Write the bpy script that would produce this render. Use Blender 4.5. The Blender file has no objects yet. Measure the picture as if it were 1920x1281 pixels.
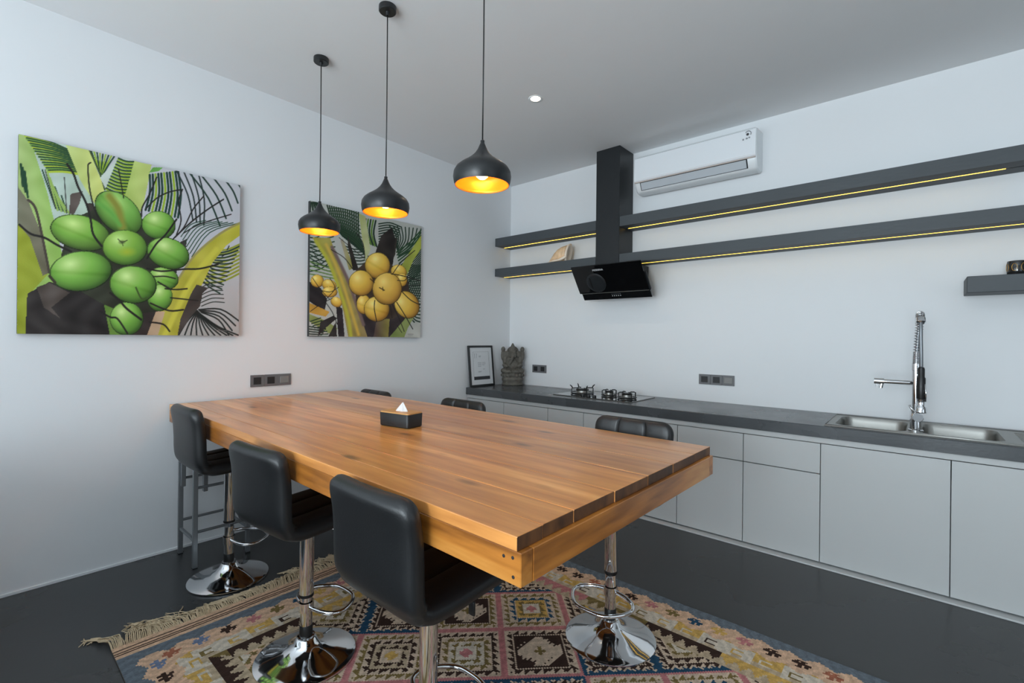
import bpy, bmesh, math, random
import numpy as np
from mathutils import Vector, Matrix

random.seed(7)
rng = np.random.default_rng(7)
PI = math.pi
scene = bpy.context.scene
COL = scene.collection

# ---------------------------------------------------------------- camera
CAM = Vector((3.69695, -4.27442, 1.42))
YAW, PITCH, ROLL, FPX, PPX, PPY = 0.71979, -0.00115, 0.0104, 884.371, 949.618, 636.086
_s, _c = math.sin(YAW), math.cos(YAW)
_fw, _rt, _up = Vector((-_s, _c, 0)), Vector((_c, _s, 0)), Vector((0, 0, 1))
_cp, _sp = math.cos(PITCH), math.sin(PITCH)
_U, _F = _up * _cp - _fw * _sp, _fw * _cp + _up * _sp
_cr, _sr = math.cos(ROLL), math.sin(ROLL)
_Rc, _Uc = _rt * _cr + _U * _sr, _U * _cr - _rt * _sr
cd = bpy.data.cameras.new('camera')
cd.sensor_fit = 'HORIZONTAL'; cd.sensor_width = 36.0
cd.lens = FPX * 36.0 / 1920.0
cd.shift_x = (960 - PPX) / 1920.0
cd.shift_y = (PPY - 640.5) / 1920.0
cd.clip_start = 0.05
cam = bpy.data.objects.new('camera', cd)
cam.matrix_world = Matrix(((_Rc.x, _Uc.x, -_F.x, CAM.x), (_Rc.y, _Uc.y, -_F.y, CAM.y), (_Rc.z, _Uc.z, -_F.z, CAM.z), (0, 0, 0, 1)))
COL.objects.link(cam)
scene.camera = cam

# ---------------------------------------------------------------- colour helpers
def lin(c):
    out = []
    for v in c[:3]:
        v = v / 255.0
        out.append(v / 12.92 if v <= 0.04045 else ((v + 0.055) / 1.055) ** 2.4)
    return tuple(out)

# ---------------------------------------------------------------- world and daylight
wd = bpy.data.worlds.new('world'); scene.world = wd
wd.use_nodes = True
bg = wd.node_tree.nodes['Background']
bg.inputs['Color'].default_value = (*lin((214, 228, 240)), 1)
bg.inputs['Strength'].default_value = 1.2

def area_light(name, loc, target, sx, sy, power, color):
    ld = bpy.data.lights.new(name, 'AREA'); ld.shape = 'RECTANGLE'
    ld.size, ld.size_y, ld.energy, ld.color = sx, sy, power, color
    o = bpy.data.objects.new(name, ld); o.location = loc
    d = Vector(target) - Vector(loc)
    o.rotation_euler = d.to_track_quat('-Z', 'Y').to_euler()
    COL.objects.link(o)
    return o

# daylight through the garden opening front left; the other two lamps are added fill
DAY = (0.82, 0.935, 1.0)
area_light('daylight_front_left', (1.55, -7.06, 1.30), (2.1, -1, 6.2), 2.7, 2.0, 84, DAY)
area_light('fill_front_right', (3.6, -7.06, 1.65), (6.6, -1, 8.6), 1.3, 2.3, 236, DAY)  # added to brighten the back wall, no known opening there
area_light('fill_side', (7.06, -4.2, 1.5), (0, -4.2, 1.7), 3.4, 2.0, 6, DAY)  # weak fill added from the right for the cabinet fronts

scene.view_settings.view_transform = 'Standard'
scene.view_settings.look = 'None'
scene.view_settings.gamma = 1.0
scene.view_settings.use_curve_mapping = False
scene.view_settings.exposure = 0.0

# ---------------------------------------------------------------- materials
MATS = {}
def base_mat(name):
    m = bpy.data.materials.new(name); m.use_nodes = True
    nt = m.node_tree; b = nt.nodes['Principled BSDF']
    MATS[name] = m
    return m, nt, b

def mat(name, col, rough=0.5, metal=0.0, vary=0.0, vscale=6.0, bump=0.0, bscale=60.0, spec=0.5, coat=0.0, stretch=(1, 1, 1), rvary=0.0):
    m, nt, b = base_mat(name)
    b.inputs['Base Color'].default_value = (*lin(col), 1)
    b.inputs['Roughness'].default_value = rough
    b.inputs['Metallic'].default_value = metal
    b.inputs['Specular IOR Level'].default_value = spec
    b.inputs['Coat Weight'].default_value = coat
    tc = nt.nodes.new('ShaderNodeTexCoord'); mp = nt.nodes.new('ShaderNodeMapping')
    mp.inputs['Scale'].default_value = stretch
    nt.links.new(tc.outputs['Object'], mp.inputs['Vector'])
    n = nt.nodes.new('ShaderNodeTexNoise'); n.inputs['Scale'].default_value = vscale
    n.inputs['Detail'].default_value = 5
    nt.links.new(mp.outputs['Vector'], n.inputs['Vector'])
    r = nt.nodes.new('ShaderNodeMapRange')
    r.inputs['From Min'].default_value = 0.12; r.inputs['From Max'].default_value = 0.88
    r.inputs['To Min'].default_value = 1 - vary; r.inputs['To Max'].default_value = 1 + vary
    nt.links.new(n.outputs['Fac'], r.inputs['Value'])
    mx = nt.nodes.new('ShaderNodeVectorMath'); mx.operation = 'SCALE'
    mx.inputs[0].default_value = lin(col)
    nt.links.new(r.outputs['Result'], mx.inputs['Scale'])
    nt.links.new(mx.outputs['Vector'], b.inputs['Base Color'])
    if rvary:
        r2 = nt.nodes.new('ShaderNodeMapRange')
        r2.inputs['From Min'].default_value = 0.12; r2.inputs['From Max'].default_value = 0.88
        r2.inputs['To Min'].default_value = max(0, rough - rvary); r2.inputs['To Max'].default_value = rough + rvary
        nt.links.new(n.outputs['Fac'], r2.inputs['Value'])
        nt.links.new(r2.outputs['Result'], b.inputs['Roughness'])
    if bump:
        n2 = nt.nodes.new('ShaderNodeTexNoise'); n2.inputs['Scale'].default_value = bscale; n2.inputs['Detail'].default_value = 4
        nt.links.new(mp.outputs['Vector'], n2.inputs['Vector'])
        bp = nt.nodes.new('ShaderNodeBump'); bp.inputs['Strength'].default_value = bump; bp.inputs['Distance'].default_value = 0.01
        nt.links.new(n2.outputs['Fac'], bp.inputs['Height'])
        nt.links.new(bp.outputs['Normal'], b.inputs['Normal'])
    return m

def emit_mat(name, col, strength):
    m, nt, b = base_mat(name)
    b.inputs['Base Color'].default_value = (*lin(col), 1)
    b.inputs['Emission Color'].default_value = (*lin(col), 1)
    b.inputs['Emission Strength'].default_value = strength
    return m

def attr_mat(name, rough=0.6, bump=0.0, bscale=300.0, spec=0.3, stretch=(1, 1, 1)):
    m, nt, b = base_mat(name)
    a = nt.nodes.new('ShaderNodeAttribute'); a.attribute_name = 'Col'
    nt.links.new(a.outputs['Color'], b.inputs['Base Color'])
    b.inputs['Roughness'].default_value = rough
    b.inputs['Specular IOR Level'].default_value = spec
    if bump:
        tc = nt.nodes.new('ShaderNodeTexCoord'); mp = nt.nodes.new('ShaderNodeMapping')
        mp.inputs['Scale'].default_value = stretch
        nt.links.new(tc.outputs['Object'], mp.inputs['Vector'])
        n2 = nt.nodes.new('ShaderNodeTexNoise'); n2.inputs['Scale'].default_value = bscale
        nt.links.new(mp.outputs['Vector'], n2.inputs['Vector'])
        bp = nt.nodes.new('ShaderNodeBump'); bp.inputs['Strength'].default_value = bump; bp.inputs['Distance'].default_value = 0.004
        nt.links.new(n2.outputs['Fac'], bp.inputs['Height']); nt.links.new(bp.outputs['Normal'], b.inputs['Normal'])
    return m

def wood_mat(name, dark, mid, light, rough=0.28, grain=(0.55, 9, 9), coat=0.25):
    m, nt, b = base_mat(name)
    N, L = nt.nodes.new, nt.links.new
    tc = N('ShaderNodeTexCoord'); oi = N('ShaderNodeObjectInfo')
    mul = N('ShaderNodeVectorMath'); mul.operation = 'SCALE'; mul.inputs[0].default_value = (17.3, 5.1, 9.7)
    L(oi.outputs['Random'], mul.inputs['Scale'])
    add = N('ShaderNodeVectorMath'); L(tc.outputs['Object'], add.inputs[0]); L(mul.outputs['Vector'], add.inputs[1])
    mp = N('ShaderNodeMapping'); mp.inputs['Scale'].default_value = grain; L(add.outputs['Vector'], mp.inputs['Vector'])
    n1 = N('ShaderNodeTexNoise'); n1.inputs['Scale'].default_value = 1.0; n1.inputs['Detail'].default_value = 3; n1.inputs['Distortion'].default_value = 0.8
    L(mp.outputs['Vector'], n1.inputs['Vector'])
    sc = N('ShaderNodeMath'); sc.operation = 'MULTIPLY'; sc.inputs[1].default_value = 11.0; L(n1.outputs['Fac'], sc.inputs[0])
    sn = N('ShaderNodeMath'); sn.operation = 'SINE'; L(sc.outputs[0], sn.inputs[0])
    mp2 = N('ShaderNodeMapping'); mp2.inputs['Scale'].default_value = (grain[0] * 5, grain[1] * 5, grain[2] * 5); L(add.outputs['Vector'], mp2.inputs['Vector'])
    n2 = N('ShaderNodeTexNoise'); n2.inputs['Scale'].default_value = 1.0; n2.inputs['Detail'].default_value = 6
    L(mp2.outputs['Vector'], n2.inputs['Vector'])
    mr = N('ShaderNodeMapRange'); mr.inputs['From Min'].default_value = -1; mr.inputs['From Max'].default_value = 1
    mr.inputs['To Min'].default_value = 0.0; mr.inputs['To Max'].default_value = 0.34; L(sn.outputs[0], mr.inputs['Value'])
    ad = N('ShaderNodeMath'); ad.operation = 'MULTIPLY_ADD'; ad.inputs[1].default_value = 0.62
    L(n2.outputs['Fac'], ad.inputs[0]); L(mr.outputs['Result'], ad.inputs[2])
    ramp = N('ShaderNodeValToRGB'); e = ramp.color_ramp.elements
    e[0].position = 0.18; e[0].color = (*lin(dark), 1); e[1].position = 0.80; e[1].color = (*lin(light), 1)
    k = e.new(0.48); k.color = (*lin(mid), 1)
    L(ad.outputs[0], ramp.inputs['Fac'])
    # per-board tone
    tone = N('ShaderNodeMapRange'); tone.inputs['To Min'].default_value = 0.82; tone.inputs['To Max'].default_value = 1.14
    L(oi.outputs['Random'], tone.inputs['Value'])
    sv = N('ShaderNodeVectorMath'); sv.operation = 'SCALE'; L(ramp.outputs['Color'], sv.inputs[0]); L(tone.outputs['Result'], sv.inputs['Scale'])
    # dark knots
    mp3 = N('ShaderNodeMapping'); mp3.inputs['Scale'].default_value = (2.2, 6.0, 6.0); L(add.outputs['Vector'], mp3.inputs['Vector'])
    vo = N('ShaderNodeTexVoronoi'); vo.inputs['Scale'].default_value = 1.0; L(mp3.outputs['Vector'], vo.inputs['Vector'])
    kr = N('ShaderNodeMapRange'); kr.inputs['From Min'].default_value = 0.05; kr.inputs['From Max'].default_value = 0.16
    kr.inputs['To Min'].default_value = 0.35; kr.inputs['To Max'].default_value = 1.0; L(vo.outputs['Distance'], kr.inputs['Value'])
    sv2 = N('ShaderNodeVectorMath'); sv2.operation = 'SCALE'; L(sv.outputs['Vector'], sv2.inputs[0]); L(kr.outputs['Result'], sv2.inputs['Scale'])
    L(sv2.outputs['Vector'], b.inputs['Base Color'])
    b.inputs['Roughness'].default_value = rough
    b.inputs['Coat Weight'].default_value = coat; b.inputs['Coat Roughness'].default_value = 0.22
    bp = N('ShaderNodeBump'); bp.inputs['Strength'].default_value = 0.12; bp.inputs['Distance'].default_value = 0.004
    L(n2.outputs['Fac'], bp.inputs['Height']); L(bp.outputs['Normal'], b.inputs['Normal'])
    return m

WALL = mat('wall_paint', (226, 228, 230), 0.75, vary=0.015, vscale=1.5, bump=0.04, bscale=25)
CEIL = mat('ceiling_paint', (224, 225, 226), 0.8, vary=0.01)
FLOORM = mat('polished_concrete', (52, 53, 54), 0.28, vary=0.45, vscale=1.1, bump=0.015, bscale=40, rvary=0.12)
SHELFM = mat('dark_cement_render', (66, 71, 75), 0.55, vary=0.16, vscale=5, bump=0.1, bscale=60, stretch=(0.3, 1, 1))
WORKM = mat('dark_polished_cement', (72, 75, 78), 0.27, vary=0.22, vscale=3.0, bump=0.05, bscale=50, rvary=0.08)
CABM = mat('grey_white_lacquer', (188, 190, 190), 0.5, vary=0.012, vscale=2)
BODYM = mat('cabinet_carcass', (120, 122, 124), 0.7)
GAPM = mat('dark_gap', (40, 42, 44), 0.8)
CHROME = mat('chrome', (225, 226, 228), 0.07, 1.0)
STEEL = mat('brushed_steel', (150, 149, 145), 0.42, 1.0, vary=0.05, vscale=40, stretch=(0.1, 1, 1))
GREYMET = mat('grey_powder_metal', (128, 132, 136), 0.35, 0.6)
LEATHER = mat('black_faux_leather', (20, 21, 23), 0.40, vary=0.15, vscale=8, bump=0.06, bscale=220, spec=0.55)
BLACKPL = mat('black_plastic', (16, 16, 17), 0.4)
BLACKMET = mat('black_satin_metal', (24, 26, 28), 0.38, 0.0, spec=0.5)
HOODM = mat('graphite_metal', (38, 41, 44), 0.42, 0.3, vary=0.05)
BGLASS = mat('black_glass', (7, 8, 10), 0.05, 0.0, spec=0.6, coat=0.5)
WHITEPL = mat('white_plastic', (232, 236, 238), 0.28, spec=0.5)
GLOSSW = mat('white_gloss_panel', (232, 236, 240), 0.06, spec=0.5, coat=0.3)
VANEM = mat('ac_vane_grey', (186, 192, 198), 0.4)
TAUPE = mat('taupe_trim', (196, 184, 178), 0.4)
COPPER = mat('gold_inner_lacquer', (236, 150, 54), 0.32, 0.35)
SOCK = mat('grey_socket_plate', (104, 104, 106), 0.4)
SOCKD = mat('dark_socket_insert', (34, 34, 36), 0.5)
SWITCHM = mat('grey_rocker', (126, 126, 124), 0.45)
STONE = mat('carved_stone', (94, 90, 82), 0.62, vary=0.6, vscale=22, bump=0.7, bscale=80)
PAPER = mat('white_paper', (214, 217, 220), 0.6)
INK = mat('dark_ink', (52, 54, 58), 0.6)
INKG = mat('grey_ink', (140, 144, 148), 0.6)
WHITEINK = mat('white_print', (225, 226, 228), 0.5)
SHELLM = mat('shell_cream', (226, 190, 150), 0.35, vary=0.3, vscale=18, bump=0.2, bscale=40)
SHELLIP = mat('shell_pale_lip', (238, 220, 200), 0.3, vary=0.06)
BAMBOO = mat('bamboo_lid', (196, 146, 88), 0.45, vary=0.12, vscale=6, stretch=(1, 12, 1))
TISSUE = mat('white_tissue', (222, 222, 222), 0.8)
CUPM = mat('dark_glazed_ceramic', (34, 34, 34), 0.15, coat=0.5)
GOLD = mat('gold_glaze', (196, 150, 70), 0.3, 0.7)
FRINGE = mat('undyed_cotton_fringe', (208, 186, 154), 0.9, vary=0.2, vscale=30)
CANVAS = mat('canvas_edge', (48, 50, 50), 0.8, vary=0.2)
PAINTM = attr_mat('oil_paint', 0.5, 0.1, 160)
RUGM = attr_mat('woven_wool', 0.9, 0.5, 260, 0.1, (1, 0.35, 1))
TABLEW = wood_mat('amber_teak', (172, 108, 54), (216, 148, 80), (240, 182, 112), rough=0.3, grain=(0.5, 5.5, 5.5), coat=0.3)
ENDW = wood_mat('shaded_end_grain', (60, 36, 20), (98, 62, 34), (124, 82, 46), rough=0.5, grain=(6, 6, 3), coat=0.0)  # end grain, darkened further to put the shade of the table end into colour
APRONW = wood_mat('amber_teak_apron', (128, 74, 28), (196, 124, 50), (226, 160, 80), rough=0.35, grain=(0.8, 5, 7))
ALU = mat('dark_aluminium', (60, 62, 64), 0.4, 0.5)
LEDM = emit_mat('warm_led', (255, 205, 84), 3.4)
BULBM = emit_mat('warm_bulb', (255, 190, 100), 48.0)
DOWNM = emit_mat('downlight_lens', (255, 226, 184), 22.0)

# ---------------------------------------------------------------- mesh helpers
class MB:
    def __init__(s): s.v = []; s.f = []
    def add(s, v, f, off=(0, 0, 0)):
        n = len(s.v)
        s.v += [(a[0] + off[0], a[1] + off[1], a[2] + off[2]) for a in v]
        s.f += [tuple(i + n for i in q) for q in f]
        return s
    def box(s, x0, x1, y0, y1, z0, z1):
        v = [(x0, y0, z0), (x1, y0, z0), (x1, y1, z0), (x0, y1, z0), (x0, y0, z1), (x1, y0, z1), (x1, y1, z1), (x0, y1, z1)]
        return s.add(v, [(0, 3, 2, 1), (4, 5, 6, 7), (0, 1, 5, 4), (1, 2, 6, 5), (2, 3, 7, 6), (3, 0, 4, 7)])
    def rbox(s, x0, x1, y0, y1, z0, z1, b=0.004, seg=2):
        bm = bmesh.new()
        bmesh.ops.create_cube(bm, size=1.0)
        for v in bm.verts:
            v.co = Vector(((x0 + x1) / 2 + v.co.x * (x1 - x0), (y0 + y1) / 2 + v.co.y * (y1 - y0), (z0 + z1) / 2 + v.co.z * (z1 - z0)))
        bmesh.ops.bevel(bm, geom=list(bm.edges), offset=b, segments=seg, profile=0.5, affect='EDGES')
        bm.verts.index_update()
        s.add([v.co[:] for v in bm.verts], [[v.index for v in f.verts] for f in bm.faces]); bm.free()
        return s
    def lathe(s, prof, n=32, off=(0, 0, 0), caps=True):
        v = []; f = []
        for r, z in prof:
            for i in range(n):
                a = 2 * PI * i / n; v.append((r * math.cos(a), r * math.sin(a), z))
        for k in range(len(prof) - 1):
            for i in range(n):
                j = (i + 1) % n
                f.append((k * n + i, k * n + j, (k + 1) * n + j, (k + 1) * n + i))
        if caps:
            if prof[0][0] > 1e-5: f.append(tuple(reversed(range(n))))
            if prof[-1][0] > 1e-5: f.append(tuple(range((len(prof) - 1) * n, len(prof) * n)))
        return s.add(v, f, off)
    def tube(s, pts, r, n=8, closed=False, caps=True):
        P = [Vector(p) for p in pts]; m = len(P)
        R = r if isinstance(r, (list, tuple)) else [r] * m
        v = []; f = []; nrm = None
        for i in range(m):
            if closed: t = P[(i + 1) % m] - P[i - 1]
            else: t = P[min(i + 1, m - 1)] - P[max(i - 1, 0)]
            t.normalize()
            if nrm is None:
                nrm = t.cross(Vector((0, 0, 1)))
                if nrm.length < 1e-3: nrm = t.cross(Vector((1, 0, 0)))
            nrm = (nrm - t * nrm.dot(t)).normalized()
            bn = t.cross(nrm)
            for k in range(n):
                a = 2 * PI * k / n
                v.append((P[i] + (nrm * math.cos(a) + bn * math.sin(a)) * R[i])[:])
        for i in range(m if closed else m - 1):
            j = (i + 1) % m
            for k in range(n):
                l = (k + 1) % n
                f.append((i * n + k, i * n + l, j * n + l, j * n + k))
        if caps and not closed:
            f.append(tuple(reversed(range(n)))); f.append(tuple(range((m - 1) * n, m * n)))
        return s.add(v, f)
    def loft(s, rings, cap=True):
        n = len(rings[0]); v = [p for r in rings for p in r]; f = []
        for k in range(len(rings) - 1):
            for i in range(n):
                j = (i + 1) % n
                f.append((k * n + i, k * n + j, (k + 1) * n + j, (k + 1) * n + i))
        if cap:
            f.append(tuple(reversed(range(n)))); f.append(tuple(range((len(rings) - 1) * n, len(rings) * n)))
        return s.add(v, f)
    def prism(s, poly, axis, a0, a1):
        # poly in the plane across axis: 'x' -> (y,z), 'y' -> (x,z), 'z' -> (x,y)
        def P(p, a):
            return (a, p[0], p[1]) if axis == 'x' else ((p[0], a, p[1]) if axis == 'y' else (p[0], p[1], a))
        return s.loft([[P(p, a0) for p in poly], [P(p, a1) for p in poly]])
    def sphere(s, c, r, n=12, m=8):
        rx, ry, rz = r if isinstance(r, (list, tuple)) else (r, r, r)
        v = []; f = []
        for i in range(m + 1):
            t = PI * i / m
            for k in range(n):
                a = 2 * PI * k / n
                v.append((c[0] + rx * math.sin(t) * math.cos(a), c[1] + ry * math.sin(t) * math.sin(a), c[2] + rz * math.cos(t)))
        for i in range(m):
            for k in range(n):
                l = (k + 1) % n
                f.append((i * n + k, (i + 1) * n + k, (i + 1) * n + l, i * n + l))
        return s.add(v, f)
    def xform(s, M):
        s.v = [tuple(M @ Vector(p)) for p in s.v]; return s
    def build(s, name, m, parent=None, smooth=False, fixn=True, angle=None):
        me = bpy.data.meshes.new(name)
        me.from_pydata(s.v, [], s.f); me.validate()
        if fixn:
            bm = bmesh.new(); bm.from_mesh(me)
            bmesh.ops.remove_doubles(bm, verts=bm.verts, dist=1e-6)
            bmesh.ops.recalc_face_normals(bm, faces=bm.faces)
            bm.to_mesh(me); bm.free()
        me.materials.append(m)
        if smooth:
            me.polygons.foreach_set('use_smooth', [True] * len(me.polygons))
            if angle is not None:
                me.set_sharp_from_angle(angle=math.radians(angle))
        o = bpy.data.objects.new(name, me); COL.objects.link(o)
        if parent is not None: o.parent = parent
        return o

def tag(o, label=None, cat=None, group=None, kind=None):
    if label: o['label'] = label
    if cat: o['category'] = cat
    if group: o['group'] = group
    if kind: o['kind'] = kind
    return o

def thing(name, label, cat, loc=(0, 0, 0), rz=0.0, group=None):
    o = bpy.data.objects.new(name, None); COL.objects.link(o)
    o.empty_display_size = 0.05
    o.location = loc; o.rotation_euler = (0, 0, rz)
    return tag(o, label, cat, group)

def struct(o, label=None, cat=None): return tag(o, label, cat, kind='structure')

def copy_tree(root, loc, rz, label):
    r = root.copy(); COL.objects.link(r); r.location = loc; r.rotation_euler = (0, 0, rz); r['label'] = label
    for ch in list(root.children):
        c = ch.copy(); COL.objects.link(c); c.parent = r
        for g in list(ch.children):
            d = g.copy(); COL.objects.link(d); d.parent = c
    return r

def smooth_path(pts, n=6, closed=False):
    P = [Vector(p) for p in pts]; m = len(P); out = []
    for i in range(m if closed else m - 1):
        g = (lambda k: P[k % m]) if closed else (lambda k: P[max(0, min(m - 1, k))])
        a, b, c, d = g(i - 1), g(i), g(i + 1), g(i + 2)
        for k in range(n):
            t = k / n
            out.append(0.5 * ((2 * b) + (c - a) * t + (2 * a - 5 * b + 4 * c - d) * t * t + (3 * b - a - 3 * c + d) * t ** 3))
    if not closed: out.append(P[-1])
    return out

def text_mesh(txt, size):
    cu = bpy.data.curves.new('t', 'FONT'); cu.body = txt; cu.size = size; cu.align_x = 'CENTER'; cu.align_y = 'CENTER'; cu.extrude = 0.0006
    o = bpy.data.objects.new('t', cu); COL.objects.link(o)
    dg = bpy.context.evaluated_depsgraph_get()
    me = bpy.data.meshes.new_from_object(o.evaluated_get(dg))
    bpy.data.objects.remove(o); bpy.data.curves.remove(cu)
    return me

# ---------------------------------------------------------------- room shell
RX, RY, ZC = 7.0, -7.0, 3.239
struct(MB().box(-0.2, RX + 0.2, RY - 0.2, 0.2, -0.12, 0).build('floor', FLOORM), 'dark polished concrete floor with cloudy grey patches', 'floor')
struct(MB().box(-0.2, RX + 0.2, RY - 0.2, 0.2, ZC, ZC + 0.15).build('ceiling', CEIL), 'plain pale grey painted ceiling', 'ceiling')
struct(MB().box(-0.2, 0, RY - 0.2, 0.2, 0, ZC).build('wall_left', WALL), 'plain white side wall carrying the two paintings', 'wall')
struct(MB().box(0, RX + 0.2, 0, 0.2, 0, ZC).build('wall_back', WALL), 'plain white kitchen wall behind shelves and worktop', 'wall')
w = MB()
w.box(0, 0.2, RY - 0.2, RY, 0, ZC); w.box(2.9, 2.93, RY - 0.2, RY, 0, ZC); w.box(4.27, RX, RY - 0.2, RY, 0, ZC); w.box(0.2, 2.9, RY - 0.2, RY, 2.42, ZC); w.box(0.2, 2.9, RY - 0.2, RY, 0, 0.3); w.box(2.93, 4.27, RY - 0.2, RY, 2.82, ZC); w.box(2.93, 4.27, RY - 0.2, RY, 0, 0.48)
struct(w.build('wall_front', WALL, fixn=False), 'white wall behind the camera with a wide garden opening and one added for fill light', 'wall')
w = MB()
w.box(RX, RX + 0.2, RY - 0.2, -5.9, 0, ZC); w.box(RX, RX + 0.2, -2.5, 0, 0, ZC); w.box(RX, RX + 0.2, -5.9, -2.5, 2.75, ZC); w.box(RX, RX + 0.2, -5.9, -2.5, 0, 0.45)
struct(w.build('wall_right', mat('grey_plaster', (128, 126, 122), 0.85, vary=0.1), fixn=False), 'grey plaster wall beyond the right edge with a wide opening added for fill light', 'wall')
struct(MB().rbox(0, 0.008, RY, 0, 0, 0.016, 0.001, 1).build('baseboard_left', WALL), 'thin pale strip along the foot of the left wall', 'baseboard')

# ---------------------------------------------------------------- base cabinets
XS = [0.012, 0.537, 1.087, 1.475, 1.89, 2.31, 2.775, 3.228, 3.832, 4.43, 5.03]
CLAB = ['pale grey cabinet touching the left wall under the framed notice',
        'pale grey cabinet under the stone statue end of the worktop, second from left wall',
        'narrow pale grey cabinet under the left edge of the hob',
        'pale grey cabinet under the hob, left of the nearest far-side stool',
        'pale grey cabinet mostly hidden behind the nearest far-side stool',
        'pale grey cabinet with a drawer, right behind the table corner',
        'pale grey cabinet with a drawer, fully visible left of the sink',
        'wide pale grey cabinet door below the left sink bowl',
        'wide pale grey cabinet door cut by the right edge, below right sink bowl',
        'pale grey cabinet out past the right edge under the drainboard']
for i in range(len(XS) - 1):
    x0, x1 = XS[i], XS[i + 1]; wdt = x1 - x0
    c = thing('base_cabinet', CLAB[i], 'cabinet', (x0, -0.702, 0.0), 0, 'base cabinets below the worktop')
    bz = 0.66 if x0 > 3.2 else 0.7745
    MB().box(0.001, wdt - 0.001, 0.022, 0.69, 0.012, bz).build('body', BODYM, c)
    g = 0.0022
    top = 0.7745
    if i in (5, 6):
        MB().rbox(g, wdt - g, 0, 0.019, 0.5825, top - g, 0.001, 1).build('drawer', CABM, c)
        top = 0.5785
    MB().rbox(g, wdt - g, 0, 0.019, 0.0225, top - g, 0.001, 1).build('door', CABM, c)
tag(MB().rbox(0.004, 5.03, -0.706, -0.684, 0.777, 0.8125, 0.002, 1).build('cabinet_rail', CABM), 'long pale rail between cabinet fronts and dark worktop', 'rail')
tag(MB().rbox(0.004, 5.03, -0.752, -0.012, 0.0, 0.0105, 0.003, 2).build('cabinet_plinth', CABM), 'low pale plinth strip along the floor under the cabinets', 'plinth')

# ---------------------------------------------------------------- worktop with sink cut-out
SX0, SX1, SY0, SY1 = 3.243, 4.45, -0.672, -0.112     # sink outline
WZ0, WZ1 = 0.8135, 0.888
w = MB()
h0, h1, k0, k1 = SX0 + 0.02, SX1 - 0.02, SY0 + 0.02, SY1 - 0.02
outer = [(0.004, -0.718), (5.03, -0.718), (5.03, -0.002), (0.004, -0.002)]
inner = [(h0, k0), (h1, k0), (h1, k1), (h0, k1)]
w.loft([[(x, y, WZ0) for x, y in outer], [(x, y, WZ1 - 0.004) for x, y in outer],
        [(min(max(x, 0.008), 5.026), min(max(y, -0.714), -0.002), WZ1) for x, y in outer],
        [(x, y, WZ1) for x, y in inner], [(x, y, WZ0) for x, y in inner], [(x, y, WZ0) for x, y in outer]], cap=False)
tag(w.build('worktop', WORKM), 'long dark polished cement worktop running along the kitchen wall', 'worktop')

# sink
def rrect(x0, x1, y0, y1, r, n=6):
    P = []
    for cx, cy, a0 in ((x1 - r, y1 - r, 0), (x0 + r, y1 - r, PI / 2), (x0 + r, y0 + r, PI), (x1 - r, y0 + r, 1.5 * PI)):
        for i in range(n + 1):
            a = a0 + PI / 2 * i / n; P.append((cx + r * math.cos(a), cy + r * math.sin(a)))
    return P
def to_rect(p, c, x0, x1, y0, y1):
    dx, dy = p[0] - c[0], p[1] - c[1]
    t = 1e9
    if dx > 1e-9: t = min(t, (x1 - c[0]) / dx)
    if dx < -1e-9: t = min(t, (x0 - c[0]) / dx)
    if dy > 1e-9: t = min(t, (y1 - c[1]) / dy)
    if dy < -1e-9: t = min(t, (y0 - c[1]) / dy)
    return (c[0] + dx * t, c[1] + dy * t)
sink = thing('kitchen_sink', 'stainless steel double bowl sink with drainboard set in the worktop', 'sink', (SX0, SY0, WZ1))
LX, LY = SX1 - SX0, SY1 - SY0
zt = 0.006
cells = [(0.0, 0.43, (0.045, 0.400)), (0.43, 0.835, (0.462, 0.808))]
dk = MB()
for ci, (c0, c1, (b0, b1)) in enumerate(cells):
    rr = rrect(b0, b1, 0.055, LY - 0.06, 0.06)
    cen = ((b0 + b1) / 2, LY / 2)
    rect = [to_rect(p, cen, c0, c1, 0.0, LY) for p in rr]
    # make sure the rectangle corners are kept
    for cx, cy in ((c0, 0), (c1, 0), (c0, LY), (c1, LY)):
        k = min(range(len(rect)), key=lambda q: (rect[q][0] - cx) ** 2 + (rect[q][1] - cy) ** 2); rect[k] = (cx, cy)
    dk.loft([[(x, y, zt) for x, y in rect], [(x, y, zt) for x, y in rr]], cap=False)
    def shrink(p, d): 
        vx, vy = p[0] - cen[0], p[1] - cen[1]
        hx, hy = (b1 - b0) / 2, (LY - 0.115) / 2
        return (cen[0] + vx * (hx - d) / hx, cen[1] + vy * (hy - d) / hy)
    bo = MB()
    ringz = [(0.0, zt), (0.004, -0.004), (0.008, -0.02), (0.014, -0.14), (0.024, -0.165), (0.05, -0.175), (0.12, -0.178)]
    bo.loft([[(*shrink(p, d), z) for p in rr] for d, z in ringz], cap=False)
    bo.f.append(tuple(range(len(ringz) * len(rr) - len(rr), len(ringz) * len(rr))))
    bw = bo.build('bowl', STEEL, sink, True, angle=50)
    MB().lathe([(0.0, 0.004), (0.03, 0.004), (0.042, 0.003), (0.044, 0.0)], 24, (cen[0], cen[1] + 0.03, -0.177)).build('drain', CHROME, bw, True)
dk.add([(0.835, 0, zt), (LX, 0, zt), (LX, LY, zt), (0.835, LY, zt)], [(0, 1, 2, 3)])
edge = [(0, 0), (LX, 0), (LX, LY), (0, LY)]
dk.loft([[(x, y, zt) for x, y in edge], [(x - (0.003 if x < .1 else -0.003), y - (0.003 if y < .1 else -0.003), 0.0005) for x, y in edge]], cap=False)
dk.build('deck', STEEL, sink, fixn=False)
for k in range(9):
    y = 0.10 + k * 0.045
    MB().rbox(0.875, LX - 0.05, y - 0.006, y + 0.006, zt - 0.001, zt + 0.003, 0.0015, 1).build('drain_rib', STEEL, sink)
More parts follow.
